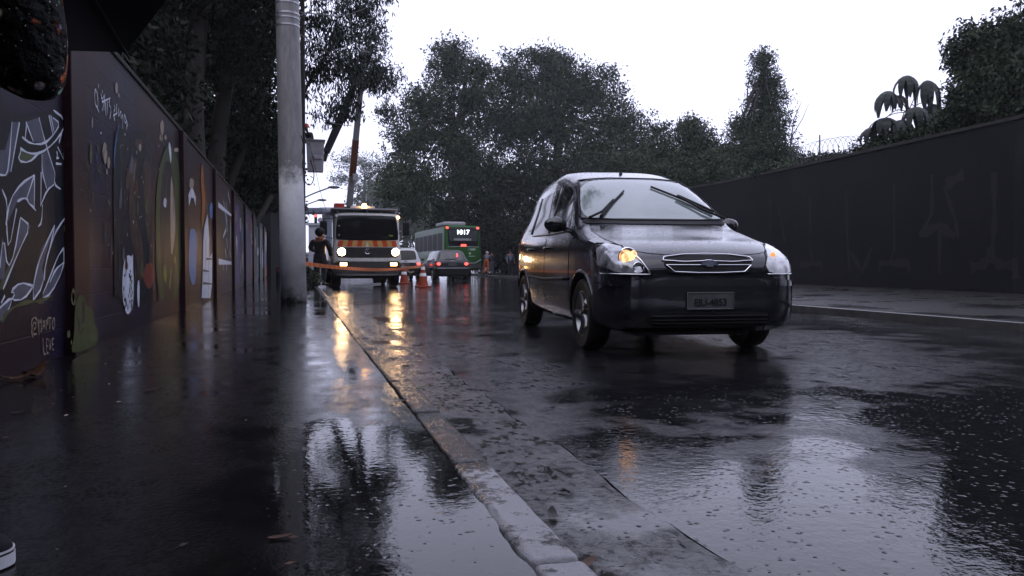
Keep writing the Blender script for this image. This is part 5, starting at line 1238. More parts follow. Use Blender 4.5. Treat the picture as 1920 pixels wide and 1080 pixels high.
rp("engine_hatch", [(bx(560), bz(735)), (bx(1055), bz(735)), (bx(1065), bz(478)), (bx(545), bz(478))], M['bus_green'], .012)
mb = MB(); bc.strip(mb, [(bx(540), bz(478)), (bx(800), bz(468)), (bx(1065), bz(478))], 'f', .05, .012); mb.build("trim_line", M['bus_grey'], bus, smooth=True)
mb = MB(); bc.strip(mb, [(-1.2, bz(715)), (bx(500), bz(755)), (bx(1000), bz(750)), (1.2, bz(690))], 'f', .07, .02); mb.build("bumper_line", M['bus_grey'], bus, smooth=True)
rp("bumper", [(-1.2, bz(835)), (1.2, bz(835)), (1.2, bz(765)), (-1.2, bz(765))], M['cab_grey'], .04)
h, _ = bc.hit(bx(945), bz(520), 'f'); text_mesh("fleet_number", "1 5009", .17, M['bus_text'], bus, Matrix.Translation((bx(945), h.y - .02, bz(520))) @ Matrix.Rotation(R(90), 4, 'X'), .004, 1.0, .003)
mb = MB(); mb.poly([(bx(885), h.y - .018, bz(575)), (bx(935), h.y - .018, bz(575)), (bx(920), h.y - .018, bz(592)), (bx(908), h.y - .018, bz(606))]); mb.box((bx(945), h.y - .018, bz(632)), (.42, .006, .025)); mb.build("operator_mark", M['bus_text'], bus)
mb = MB(); mb.box((-.35, 2.2, 3.46), (1.5, 2.6, .26), b=.08); mb.build("roof_unit", M['boom_gr'], bus)
for s_ in (-1, 1):
    for k in range(6): bc.patch("side_window", [(.7 + k * 1.8, 1.75), (2.3 + k * 1.8, 1.75), (2.3 + k * 1.8, 2.85), (.7 + k * 1.8, 2.85)], 's', M['glass_dull'], .008, .3, s_, sm=1)
    for yy in (3.3, 9.2): wheel(bus, s_ * 1.08, yy, .48, .3, s_, 8)
# ------------------------------------------------------------------ cones, tape
M['cone'] = pm("traffic_cone_orange", (0.20, 0.035, 0.016), (0.26, 0.048, 0.022), 6, .4)
M['cone_w'] = pm("cone_reflective_band", (0.5, 0.5, 0.52), (0.62, 0.62, 0.64), 8, .35)
def cone(px, d, label):
    c_ = at(px, 498, d); r = empty("traffic_cone", (c_.x, c_.y, ROAD_Z), .2, label, "traffic cone", "orange cones beside the truck")
    R_ = lambda z: .175 - (z - .05) / .70 * .135
    mb = MB(); mb.lathe([(R_(.05) + .02, .035), (R_(.05), .05), (R_(.74), .74), (R_(.75) * .7, .75), (0, .75)], (0, 0, 0), 'z', 28); mb.build("body", M['cone'], r, angle=40)
    for a, b in ((.36, .47), (.58, .68)):
        mb = MB(); mb.lathe([(R_(a) + .001, a), (R_(a) + .004, a + .003), (R_(b) + .004, b - .003), (R_(b) + .001, b)], (0, 0, 0), 'z', 28); mb.build("white_band", M['cone_w'], r, angle=40)
    mb = MB(); mb.box((0, 0, .02), (.44, .44, .04), b=.015); mb.build("base", M['cone'], r)
    return r
c1_ = cone(793, 25.9, "orange traffic cone holding the end of the tape, nearer one beside the truck")
cone(757.5, 31, "orange traffic cone tucked close behind the truck's front corner")
m, n, l, p = new_mat("orange_barrier_tape"); v = texco(n, l)
w_ = n.new("ShaderNodeTexWave"); w_.inputs["Scale"].default_value = 1.6; w_.bands_direction = 'DIAGONAL'; l.new(v, w_.inputs[0])
l.new(ramp(n, l, w_.outputs["Fac"], [(.30, (0.50, 0.11, 0.02)), (.42, (0.60, 0.20, 0.08))]), p.inputs["Base Color"]); p.inputs["Roughness"].default_value = .35; M['tape'] = m
A = at(573.5, 494.5, 12.66); Bm = at(660, 503.5, 20.6); Cc = Vector((c1_.location.x, c1_.location.y, ROAD_Z + .73))
q = []
for t in np.linspace(0, 1, 40):
    a = A.lerp(Cc, t); a.z = A.z * (1 - t) + Cc.z * t - .22 * 4 * t * (1 - t) * .55; q.append(a)
mb = MB(); vs = []
for i, a in enumerate(q):
    tw_ = .25 * math.sin(i * .5); o_ = Vector((.03 * math.sin(tw_), 0, .035 * math.cos(tw_))); vs += [a + o_, a - o_, a - o_ + Vector((.0, .0015, 0)), a + o_ + Vector((0, .0015, 0))]
mb.add(vs, [(4*i+j, 4*i+(j+1) % 4, 4*i+4+(j+1) % 4, 4*i+4+j) for i in range(39) for j in range(4)])
tag(mb.build("barrier_tape", M['tape']), "orange barrier tape sagging from the concrete pole across the truck to a cone", "tape")
q = [at(x, y, 26) for x, y in ((752, 493), (757, 499), (763, 507), (770, 511), (776, 509))]; mb = MB(); vs = []
for a in q: vs += [a + Vector((0, 0, .03)), a - Vector((0, 0, .03)), a + Vector((0, .002, -.03)), a + Vector((0, .002, .03))]
mb.add(vs, [(4*i+j, 4*i+(j+1) % 4, 4*i+4+(j+1) % 4, 4*i+4+j) for i in range(4) for j in range(4)])
tag(mb.build("loose_tape", P_['cream']), "loose pale end of tape drooping beside the truck's headlamp", "tape")
# ------------------------------------------------------------------ end of the street
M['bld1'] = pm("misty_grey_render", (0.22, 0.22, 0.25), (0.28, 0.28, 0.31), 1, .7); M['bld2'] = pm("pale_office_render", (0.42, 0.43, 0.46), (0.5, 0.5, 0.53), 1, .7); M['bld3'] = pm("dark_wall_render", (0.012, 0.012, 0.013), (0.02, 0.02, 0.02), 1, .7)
M['deck'] = pm("overpass_blue_grey", (0.06, 0.07, 0.10), (0.09, 0.10, 0.13), 1, .6)
def building(label, px0, px1, pyt, d, depth, mat, floors=3, cols=5, win=True):
    a, b = at(px0, 498, d), at(px1, 498, d); h_ = (498 - pyt) * d / FPX + CAM_H; w_ = (b - a).length
    r = empty("building", ((a.x + b.x) / 2, (a.y + b.y) / 2, -.1), -YAW, label, "building")
    mb = MB(); mb.box((0, depth / 2, h_ / 2), (w_, depth, h_)); mb.build("wall", mat, r)
    mb = MB(); mb.box((0, depth / 2, h_ + .15), (w_ + .5, depth + .5, .3)); mb.build("roof", M['bld1'], r)
    if win:
        for i in range(floors):
            for j in range(cols):
                mb = MB(); mb.box((-w_ / 2 + (j + .5) * w_ / cols, -.03, (i + .6) * h_ / floors), (w_ / cols * .55, .08, h_ / floors * .45), b=.02); mb.build("window", M['glass_dark'], r)
    return r
building("plain grey block in the mist left of the truck cab", 579, 604, 421, 95, 14, M['bld1'], 2, 3, False)
building("pale flat roofed office with a dark roof storey above the truck's mirror", 604, 672, 392, 105, 14, M['bld2'], 3, 6)
building("low misty house at the end of the street behind the dark jacketed person", 560, 600, 476, 100, 8, M['bld1'], 1, 4)
building("dark windowless shed on the bank above the mural wall's far end", 452, 508, 374, 40, 6, M['bld3'], 1, 2, False)
r = at(540, 498, 88); ov = empty("footbridge", (r.x, r.y, 0), -YAW, "blue grey footbridge deck crossing above the far end of the street", "bridge")
mb = MB(); dz = (498 - 396) * 88 / FPX + CAM_H; xr = lambda px: (px - 540) * 88 / FPX
mb.box(((xr(420) + xr(610)) / 2, 0, dz), (xr(610) - xr(420), 2.5, .62), b=.15); mb.box((xr(615), 0, dz - .15), (1.2, 2.2, .35), b=.12); mb.build("deck", M['deck'], ov)
mb = MB(); mb.box((xr(617), 0, (dz - .3) / 2), (.5, .8, dz - .3)); mb.build("pier", M['deck'], ov); mb = MB(); mb.box((xr(440), 0, (dz - .3) / 2), (.5, .8, dz - .3)); mb.build("pier", M['deck'], ov)
M['lamp_grey'] = pm("grey_lamp_post_steel", (0.06, 0.06, 0.07), None, 5, .5)
def street_lamp(px0, py0, px1, py1, d, label):
    b = at(px0, 498, d); r = empty("street_lamp", (b.x, b.y, 0), 0, label, "street lamp", "street lamps reaching over the road")
    t = at(px0, py0, d) - Vector((b.x, b.y, 0)); e = at(px1, py1, d) - Vector((b.x, b.y, 0))
    mb = MB(); mb.tube([(0, 0, 0), t], [.09, .06], 8); mb.build("post", M['lamp_grey'], r, smooth=True)
    mb = MB(); mb.tube(chaikin([t, t.lerp(e, .5) + Vector((0, 0, .1)), e], 2, False), .045, 6); mb.build("arm", M['lamp_grey'], r, smooth=True)
    mb = MB(); mb.ell(e + Vector((.2, 0, 0)), (.38, .16, .10), 12); mb.build("lamp_head", M['lamp_grey'], r, smooth=True)
street_lamp(545, 384, 620, 351, 48, "street lamp with the longer, higher arm reaching out beside the concrete pole")
street_lamp(552, 396, 599, 375, 62, "lower and more distant street lamp below the longer lamp arm")
b = at(606, 498, 70); r = empty("traffic_light", (b.x, b.y, 0), 0, "traffic light showing red at the far end of the street", "traffic light")
tp_ = at(592, 410, 70) - Vector((b.x, b.y, 0)); mb = MB(); mb.tube([(0, 0, 0), (0, 0, tp_.z + .45), (tp_.x, tp_.y, tp_.z + .5)], .06, 6); mb.build("mast", M['lamp_grey'], r, smooth=True)
mb = MB(); mb.box(tp_, (.26, .2, .85), b=.03); hd = mb.build("signal_head", M['trim'], r)
mb = MB(); mb.lathe([(.115, -.11), (.0, -.13)], tp_ + Vector((0, 0, .26)), 'y', 16); mb.build("red_lamp", M['tail_red'], hd)
b = at(600, 498, 72); r = empty("round_sign", (b.x, b.y, 0), 0, "round grey road sign hanging beside the red traffic light", "sign"); q = at(600.5, 413, 72) - Vector((b.x, b.y, 0))
mb = MB(); mb.lathe([(0, -.03), (.24, -.03), (.24, 0), (0, 0)], q, 'y', 20); mb.build("disc", M['bld1'], r); mb = MB(); mb.tube([(0, .03, 0), q + Vector((0, .03, .3))], .03, 6); mb.build("post", M['lamp_grey'], r)
# ------------------------------------------------------------------ cables and razor wire
def wire(pts, rad, label, name="cable", mat='cable', n=8):
    mb = MB(); mb.tube(chaikin(pts, 2, False), rad, 5); return tag(mb.build(name, M[mat], smooth=True), label, "cable")
wire([at(573, 211, 16), at(598, 221, 18), at(624, 232, 20), at(660, 236, 22)], .010, "black cable sagging from behind the concrete pole into the drooping leaves")
wire([at(582, 300, 26.4), at(589, 322, 26.4), at(588, 340, 26.4), at(580, 349, 26.4), at(572, 342, 26.4), at(568, 325, 26.4)], .018, "black hose hanging in a loop under the work bucket", "hose")
wire([at(580, 268, 26.4), at(590, 310, 26.4), at(597, 345, 26.3), at(604, 372, 26.3), at(612, 395, 26.3)], .008, "thin rope trailing down from the work bucket to the truck", "rope")
wire([at(577, 196, 25), at(574, 240, 25.6), at(572, 270, 26)], .007, "thin pull rope above the worker's helmet, left of the pair", "rope"); wire([at(592, 196, 25), at(584, 226, 25.6), at(578, 255, 26)], .007, "thin pull rope above the worker's helmet, right of the pair", "rope")
wire([at(556, 22, 12.9), at(660, 34, 20), at(760, -30, 30)], .011, "thick dark wire leaving the concrete pole towards the road")
wire([at(556, 60, 12.9), at(612, 96, 20), at(650, 120, 26)], .009, "thin dark wire dropping from the steel bands into the leaves")
wire([at(560, 30, 14), at(600, 14, 22), at(640, -10, 40)], .012, "dark overhead wire running past the pole's steel bands")
rw_ = empty("razor_wire", (0, 0, 0), 0, "coil of razor wire on the dark wall's top", "razor wire")
M['rw'] = pm("rusty_razor_wire", (0.06, 0.055, 0.055), (0.10, 0.09, 0.09), 9, .4, metal=.7)
a0, a1 = at(1485, 300, 26), at(1622, 276, 23.6); P = []
for i in range(420):
    t = i / 419; c_ = a0.lerp(a1, t); r_ = .30 + .14 * math.sin(t * 3.1); w_ = t * 2 * math.pi * 15; P.append(c_ + Vector((.36, .93, 0)) * (.12 * math.cos(w_)) + Vector((.93, -.36, 0)) * r_ * math.cos(w_) * .55 + Vector((-.2, -.8, 0)) * r_ * .5 * math.cos(w_) + Vector((0, 0, r_ * math.sin(w_) + .05)))
mb = MB(); mb.tube(P, .008, 4); mb.build("coil", M['rw'], rw_)
mb = MB(); q = at(1537, 296, 25.6); mb.tube([(q.x, q.y, WR_H - .2), tuple(at(1537, 253, 25.6))], .025, 6); mb.build("post", M['rw'], rw_)
mb = MB(); q = at(1491, 240, 40)
tag(MB().tube([at(1475, 330, 42), at(1488, 225, 42), at(1503, 190, 42)], [.05, .03, .012], 5).tube([at(1482, 260, 42), at(1505, 222, 42), at(1517, 193, 42)], [.03, .02, .01], 5).build("bare_branch", M['bark'], smooth=True), "bare forked twig sticking up right of the tapering tree", "branch")
# ------------------------------------------------------------------ people
def skin(name, nodes, edges, mat, parent, sub=2, root=0):
    bm = bmesh.new(); L = bm.verts.layers.skin.verify()
    vs = []
    for i, (co, r) in enumerate(nodes):
        v = bm.verts.new(co); v[L].radius = (r, r) if isinstance(r, (int, float)) else r; v[L].use_root = (i == root); vs.append(v)
    for a, b in edges: bm.edges.new((vs[a], vs[b]))
    me = bpy.data.meshes.new(name); bm.to_mesh(me); bm.free()
    o = bpy.data.objects.new(name, me); COL.objects.link(o)
    s_ = o.modifiers.new("s", 'SKIN'); s_.branch_smoothing = .6; s_.use_smooth_shade = True
    d_ = o.modifiers.new("d", 'SUBSURF'); d_.levels = sub; d_.render_levels = sub
    dg = bpy.context.evaluated_depsgraph_get(); m2 = bpy.data.meshes.new_from_object(o.evaluated_get(dg))
    o.modifiers.clear(); o.data = m2; bpy.data.meshes.remove(me); m2.name = name
    m2.materials.clear(); m2.materials.append(mat); m2.polygons.foreach_set("use_smooth", np.ones(len(m2.polygons), dtype=bool))
    o.parent = parent; return o
M['skin'] = pm("skin_tone", (0.16, 0.08, 0.055), (0.20, 0.10, 0.07), 8, .5)
M['hair'] = pm("dark_hair", (0.008, 0.006, 0.005), (0.014, 0.010, 0.008), 30, .5)
def person(label, loc, rz, J, top, legs, shoes=None, head=None, headname="hair", h=1.72, group=None):
    """J: joint positions (metres at 1.72 m tall, facing -Y); the body is one skinned mesh, clothes are its children."""
    root = empty("person", loc, rz, label, "person", group); k = h / 1.72; root.scale = (k, k, k)
    D = dict(pel=(0, 0, .93), bel=(0, -.01, 1.08), che=(0, -.01, 1.28), nck=(0, 0, 1.45), jaw=(0, -.02, 1.53), hed=(0, -.02, 1.62), crn=(0, 0, 1.69), nos=(0, -.105, 1.585),
             shL=(.18, 0, 1.39), elL=(.25, .02, 1.13), wrL=(.26, -.08, .90), haL=(.26, -.11, .83), shR=(-.18, 0, 1.39), elR=(-.25, .02, 1.13), wrR=(-.26, -.08, .90), haR=(-.26, -.11, .83),
             hiL=(.09, 0, .88), knL=(.10, -.02, .48), anL=(.10, .02, .08), toL=(.11, -.15, .04), hiR=(-.09, 0, .88), knR=(-.10, -.02, .48), anR=(-.10, .02, .08), toR=(-.11, -.15, .04))
    D.update(J); Rr = dict(pel=.13, bel=.125, che=.145, nck=.055, jaw=.075, hed=.095, crn=.055, nos=.018, shL=.065, shR=.065, elL=.043, elR=.043, wrL=.03, wrR=.03, haL=.035, haR=.035, hiL=.085, hiR=.085, knL=.058, knR=.058, anL=.04, anR=.04, toL=.035, toR=.035)
    nm = list(D); E_ = [('pel', 'bel'), ('bel', 'che'), ('che', 'nck'), ('nck', 'jaw'), ('jaw', 'hed'), ('hed', 'crn'), ('hed', 'nos'), ('che', 'shL'), ('shL', 'elL'), ('elL', 'wrL'), ('wrL', 'haL'), ('che', 'shR'), ('shR', 'elR'), ('elR', 'wrR'), ('wrR', 'haR'),
               ('pel', 'hiL'), ('hiL', 'knL'), ('knL', 'anL'), ('anL', 'toL'), ('pel', 'hiR'), ('hiR', 'knR'), ('knR', 'anR'), ('anR', 'toR')]
    nodes = [(Vector(D[q]), Rr[q]) for q in nm]; ed = [(nm.index(a), nm.index(b)) for a, b in E_]
    # four fingers and a thumb on each hand, slightly curled
    for s_ in 'LR':
        w, ha = Vector(D['wr' + s_]), Vector(D['ha' + s_]); d = (ha - w).normalized(); sd = d.cross(Vector((1, 0, 0)) if s_ == 'L' else Vector((-1, 0, 0))).normalized(); pn = d.cross(sd).normalized()
        hi = nm.index('ha' + s_)
        for i, (o_, ln) in enumerate(((-.027, .07), (-.009, .082), (.009, .078), (.027, .062))):
            a = ha + d * .025 + sd * o_; b_ = a + d * ln * .5 + pn * .006; c_ = b_ + d * ln * .42 + pn * .02
            i0 = len(nodes); nodes += [(a, .0095), (b_, .0085), (c_, .0075)]; ed += [(hi, i0), (i0, i0 + 1), (i0 + 1, i0 + 2)]
        a = ha - d * .01 + sd * .04; b_ = a + d * .035 + sd * .022; i0 = len(nodes); nodes += [(a, .011), (b_, .009)]; ed += [(hi, i0), (i0, i0 + 1)]
    skin("body", nodes, ed, M['skin'], root)
    def garment(n_, keys, es, grow, mat):
        ks = list(keys); return skin(n_, [(Vector(D[q]), Rr[q] * 1.08 + grow) for q in ks], [(ks.index(a), ks.index(b)) for a, b in es], mat, root)
    D['hemL'] = D['anL']; 
    garment("jacket", ['pel', 'bel', 'che', 'shL', 'elL', 'wrL', 'shR', 'elR', 'wrR'], [('pel', 'bel'), ('bel', 'che'), ('che', 'shL'), ('shL', 'elL'), ('elL', 'wrL'), ('che', 'shR'), ('shR', 'elR'), ('elR', 'wrR')], .022, top)
    garment("trousers", ['bel', 'pel', 'hiL', 'knL', 'anL', 'hiR', 'knR', 'anR'], [('bel', 'pel'), ('pel', 'hiL'), ('hiL', 'knL'), ('knL', 'anL'), ('pel', 'hiR'), ('hiR', 'knR'), ('knR', 'anR')], .014, legs)
    for s_ in 'LR':
        an, to = Vector(D['an' + s_]), Vector(D['to' + s_]); d = (to - an); d.z = 0; d = d.normalized() if d.length > .02 else Vector((0, -1, 0))
        skin("shoe", [(an - d * .05 + Vector((0, 0, -.03)), .045), (an.lerp(to, .45) + Vector((0, 0, -.01)), .047), (to, .046), (to + d * .06 + Vector((0, 0, -.005)), .034)], [(0, 1), (1, 2), (2, 3)], shoes or M['trim'], root)
    hd, jw = Vector(D['hed']), Vector(D['jaw']); up = (hd - jw).normalized()
    mb = MB(); rot = up.to_track_quat('Z', 'Y').to_matrix()
    if headname == "helmet":
        mb.lathe([(.0, .135), (.06, .128), (.10, .09), (.118, .03), (.122, .0), (.155, -.008), (.150, -.016), (.118, -.012)], (0, 0, 0), 'z', 22)
        mb.v = [tuple(hd + up * .02 + rot @ Vector(q)) for q in mb.v]
    else:
        mb.ell(hd + up * .03 + Vector((0, .014, 0)), (.098, .110, .105) if headname == "hair" else (.118, .135, .145), 18, rot=rot)
    mb.build(headname, head or M['hair'], root, smooth=True)
    return root
M['jacket_dk'] = pm("wet_dark_jacket", (0.006, 0.006, 0.008), (0.012, 0.011, 0.014), 6, .45, bump_s=.4, bump_scale=25)
M['hivis'] = pm("orange_work_cloth", (0.34, 0.075, 0.022), (0.44, 0.11, 0.035), 5, .6, bump_s=.4, bump_scale=25)
M['helmet'] = pm("orange_hard_hat", (0.55, 0.09, 0.04), None, 5, .3)
M['shirt_bl'] = pm("slate_blue_shirt", (0.05, 0.06, 0.09), (0.11, 0.12, 0.16), 4, .6, bump_s=.3)
M['trouser_dk'] = pm("dark_trousers", (0.010, 0.010, 0.014), (0.018, 0.018, 0.024), 6, .6, bump_s=.3)
q = at(600, 498, 24.3)
w = person("person in a dark jacket with orange collar between the concrete pole and the truck", (q.x, q.y, -.02), R(150), dict(elL=(.27, -.02, 1.14), wrL=(.20, -.22, 1.05), haL=(.16, -.28, 1.04), elR=(-.28, .02, 1.12)), M['jacket_dk'], M['trouser_dk'], headname="hood", head=M['jacket_dk'], h=1.74); w.scale = (1.3, 1.25, 1.03)
mb = MB(); mb.lathe([(.085, 1.43), (.11, 1.455), (.10, 1.49), (.075, 1.475)], (0, .01, 0), 'z', 18); mb.build("collar", M['hivis'], w, smooth=True)
q = at(583, 293, 26.8)
person("worker in an orange hard hat leaning in the raised bucket", (q.x, q.y, at(591, 322, 26.8).z + .05), R(-60), dict(che=(0, -.08, 1.25), nck=(0, -.14, 1.40), jaw=(0, -.18, 1.47), hed=(0, -.19, 1.55), crn=(0, -.18, 1.62), nos=(0, -.29, 1.52), shL=(.17, -.1, 1.34), shR=(-.17, -.1, 1.34), elL=(.25, -.16, 1.12), wrL=(.2, -.34, 1.08), haL=(.19, -.40, 1.08), elR=(-.24, -.3, 1.2), wrR=(-.16, -.48, 1.36), haR=(-.14, -.53, 1.42)), M['jacket_dk'], M['trouser_dk'], headname="helmet", head=M['helmet'], h=1.62)
q = at(912, 498, 51)
person("stooping worker in orange trousers and a grey blue top beside the bus", (q.x, q.y, 0), R(160), dict(bel=(0, -.07, 1.05), che=(0, -.22, 1.20), nck=(0, -.36, 1.30), jaw=(0, -.43, 1.34), hed=(0, -.47, 1.40), crn=(0, -.47, 1.47), nos=(0, -.56, 1.37), shL=(.18, -.28, 1.25), shR=(-.18, -.28, 1.25), elL=(.24, -.38, 1.02), wrL=(.2, -.5, .82), haL=(.19, -.53, .75), elR=(-.24, -.38, 1.02), wrR=(-.2, -.5, .82), haR=(-.19, -.53, .75), knL=(.13, -.06, .48), anL=(.16, .06, .08), toL=(.17, -.1, .04)), M['shirt_bl'], M['hivis'], headname="hair", head=M['bucket'], h=1.78)
q = at(922, 498, 53)
person("person in dark clothes close behind the stooping orange trousered worker", (q.x, q.y, 0), R(200), {}, M['trouser_dk'], M['shirt_bl'], h=1.66)
q = at(957, 498, 50)
person("person in a dim blue top waiting against the dark wall", (q.x, q.y, 0), R(10), {}, M['shirt_bl'], M['trouser_dk'], h=1.66)
# the person under the umbrella at the frame's left edge
m, n, l, p = new_mat("dark_floral_cloth"); v = texco(n, l)
vo = n.new("ShaderNodeTexVoronoi"); vo.inputs["Scale"].default_value = 26; l.new(v, vo.inputs[0])
vo2 = n.new("ShaderNodeTexVoronoi"); vo2.inputs["Scale"].default_value = 70; l.new(v, vo2.inputs[0])
pet = ramp(n, l, vo.outputs["Distance"], [(.12, 1.0), (.32, 0.0)]); sel = ramp(n, l, noise(n, l, v, 9, 2), [(.48, 0.0), (.56, 1.0)])
c = mixc(n, l, math_n(n, l, 'MULTIPLY', pet, sel), (0.005, 0.005, 0.006), vo.outputs["Color"]); hs = n.new("ShaderNodeHueSaturation"); hs.inputs["Saturation"].default_value = .5; hs.inputs["Value"].default_value = 1.0; l.new(c, hs.inputs["Color"])
c = mixc(n, l, ramp(n, l, vo2.outputs["Distance"], [(.05, .9), (.14, 0.0)]), hs.outputs[0], (0.8, 0.72, 0.68))
l.new(mixc(n, l, ramp(n, l, noise(n, l, v, 15, 2), [(.60, 0.0), (.66, .9)]), c, (0.5, 0.13, 0.05)), p.inputs["Base Color"]) ; p.inputs["Roughness"].default_value = .6; p.inputs["Specular IOR Level"].default_value = .1
l.new(bump(n, l, noise(n, l, v, 14, 5), 1.0, .05), p.inputs["Normal"]); M['floral'] = m
M['umb'] = pm("black_umbrella_cloth", (0.0035, 0.0035, 0.0055), (0.005, 0.005, 0.008), 4, .5)
sh = on_ground(-6, 1032, 0.03); elb = at(70, 172, 1.72); hand = at(30, -160, 1.68); shd = at(-190, -150, 1.80)
base = Vector((sh.x - .30, sh.y + .06, 0)); L_ = lambda w: tuple(Vector(w) - base)
M['sole'] = pm("white_rubber_sole", (0.42, 0.43, 0.46), (0.5, 0.5, 0.53), 20, .5); M['canvas'] = pm("black_canvas_shoe", (0.006, 0.006, 0.008), None, 60, .7, bump_s=.2, bump_scale=300)
up_ = person("person in dark flowery clothes and black slip-on shoes holding an umbrella", tuple(base), 0,
     dict(shR=L_(shd), elR=L_(elb), wrR=L_(hand.lerp(elb, .18)), haR=L_(hand), che=tuple(Vector(L_(shd)) + Vector((-.18, .02, -.10))), shL=tuple(Vector(L_(shd)) + Vector((-.36, .04, 0))), elL=tuple(Vector(L_(shd)) + Vector((-.42, .05, -.28))), wrL=tuple(Vector(L_(shd)) + Vector((-.40, -.08, -.50))), haL=tuple(Vector(L_(shd)) + Vector((-.40, -.11, -.57))),
          bel=tuple(Vector(L_(shd)) + Vector((-.16, .02, -.32))), nck=tuple(Vector(L_(shd)) + Vector((-.18, .02, .06))), jaw=tuple(Vector(L_(shd)) + Vector((-.18, .0, .14))), hed=tuple(Vector(L_(shd)) + Vector((-.18, 0, .23))), crn=tuple(Vector(L_(shd)) + Vector((-.18, .02, .30))), nos=tuple(Vector(L_(shd)) + Vector((-.18, -.085, .195))),
          pel=(-.02, .04, .90), hiR=(.07, .04, .86), hiL=(-.11, .04, .86), knR=(.06, .02, .47), anR=(.11, .03, .085), toR=(.25, -.05, .045), knL=(-.14, .02, .47), anL=(-.16, .05, .085), toL=(-.10, -.12, .045)), M['floral'], M['trouser_dk'], shoes=M['canvas'], h=1.72)
for o in [c for c in up_.children if c.name.startswith("jacket")]:
    bpy.data.objects.remove(o)
D = {k: Vector(L_(v)) for k, v in dict(sh=shd, el=elb, ha=hand.lerp(elb, .1)).items()}
che = D['sh'] + Vector((-.18, .02, -.10))
skin("blouse", [(Vector((-.02, .04, .88)), .16), (D['sh'] + Vector((-.16, .02, -.32)), .145), (che, .165), (D['sh'], .085), (D['sh'].lerp(D['el'], .5) + Vector((0, 0, -.01)), .085), (D['el'], .070), (D['el'].lerp(D['ha'], .45), .080), (D['ha'], .065), (D['sh'] + Vector((-.36, .04, 0)), .085), (D['sh'] + Vector((-.42, .05, -.28)), .075), (D['sh'] + Vector((-.40, -.08, -.48)), .06)],
     [(0, 1), (1, 2), (2, 3), (3, 4), (4, 5), (5, 6), (6, 7), (2, 8), (8, 9), (9, 10)], M['floral'], up_)
for s_, an, to in (('R', Vector((.11, .03, 0)), Vector((.25, -.05, 0))), ('L', Vector((-.16, .05, 0)), Vector((-.10, -.12, 0)))):
    d = (to - an).normalized(); n_ = Vector((-d.y, d.x, 0)); pr = [(-.09, .030), (-.06, .038), (0, .038), (.08, .044), (.15, .050), (.20, .046), (.235, .034), (.25, .015)]
    pr = [(-.09, .030), (-.06, .038), (0, .040), (.08, .046), (.15, .052), (.19, .050), (.215, .044), (.235, .033), (.246, .020), (.25, .006)]
    def outline(sc, gw): return [(an + d * (a if sc > .99 else a * (1 - .25 * (1 - sc)) - .0), n_ * ((b + gw) * sc)) for a, b in pr]
    for nm_, z0, z1, gw, mt in (("sole", .004, .029, .004, M['sole']), ("foxing_line", .029, .0335, .0025, M['trim']), ("sole_rim", .0335, .0385, .003, M['sole'])):
        mb = MB(); o_ = outline(1, gw); ring = [c_ + w_ for c_, w_ in o_] + [c_ - w_ for c_, w_ in o_[::-1]]
        k = len(ring); mb.add([(v_.x, v_.y, z0) for v_ in ring] + [(v_.x, v_.y, z1) for v_ in ring], [tuple(range(k))[::-1], tuple(range(k, 2 * k))] + [(i, (i + 1) % k, k + (i + 1) % k, k + i) for i in range(k)])
        mb.build(nm_, mt, up_, angle=40)
    mb = MB(); rings = []
    for sc in (1.0, .97, .88, .72, .5, .25, .02):
        o_ = outline(sc, -.001); hh_ = [.0385 + (.032 + .030 * max(0, min(1, (.22 - a) / .16))) * math.sqrt(max(0, 1 - sc * sc)) for a, b in pr]
        rings.append([(c_ + w_, z_) for (c_, w_), z_ in zip(o_, hh_)] + [(c_ - w_, z_) for (c_, w_), z_ in zip(o_[::-1], hh_[::-1])])
    k = len(rings[0]); mb.add([(v_.x, v_.y, z_) for r_ in rings for v_, z_ in r_], [(i*k+j, i*k+(j+1) % k, (i+1)*k+(j+1) % k, (i+1)*k+j) for i in range(len(rings) - 1) for j in range(k)])
    mb.build("shoe_upper", M['canvas'], up_, smooth=True)
for o in [c for c in up_.children if c.name.startswith("shoe") and not c.name.startswith("shoe_upper")]: bpy.data.objects.remove(o)
# umbrella: eight panels on ribs, tilted into the rain
T0, T1 = at(236, 98, 2.05), at(-62, 104, 1.92); ee = (T1 - T0).normalized(); ax = Vector(_F) * .95 + Vector((0, 0, .22)); ax = (ax - ee * ax.dot(ee)).normalized()
inw = ax.cross(ee); inw = inw if inw.z > 0 else -inw; Ru = (T1 - T0).length / (2 * math.sin(R(22.5))); uc = (T0 + T1) / 2 + inw * Ru * math.cos(R(22.5)); e1 = (T0 - uc).normalized(); e2 = ax.cross(e1)
umb = empty("umbrella", tuple(uc), 0, "open black umbrella tilted against the rain at the wall", "umbrella")
mb = MB(); vs = [tuple(ax * .20)]; NR, NS = 8, 7
for i in range(1, NS + 1):
    t = i / NS; h_ = .20 - .20 * t ** 1.7
    for j in range(NR * 4):
        a = 2 * math.pi * j / (NR * 4); kk = (j % 4) / 4; sag = 1 - .076 * math.sin(math.pi * kk) - .02 * math.sin(math.pi * kk) * t
        vs.append(tuple(ax * h_ + (e1 * math.cos(a) + e2 * math.sin(a)) * Ru * t * sag))
k = NR * 4; fs = [(0, 1 + j, 1 + (j + 1) % k) for j in range(k)]
for i in range(NS - 1):
    for j in range(k): fs.append((1 + i*k + j, 1 + (i+1)*k + j, 1 + (i+1)*k + (j+1) % k, 1 + i*k + (j+1) % k))
mb.add(vs, fs); mb.build("canopy", M['umb'], umb, smooth=True)
for j in range(NR):
    a = 2 * math.pi * j / NR; d = e1 * math.cos(a) + e2 * math.sin(a); mb = MB(); mb.tube([ax * (.185 - .20 * t ** 1.7) + d * Ru * t for t in np.linspace(.05, 1.0, 8)] + [d * (Ru + .02)], .003, 5); mb.build("rib", M['umb'], umb, smooth=True)
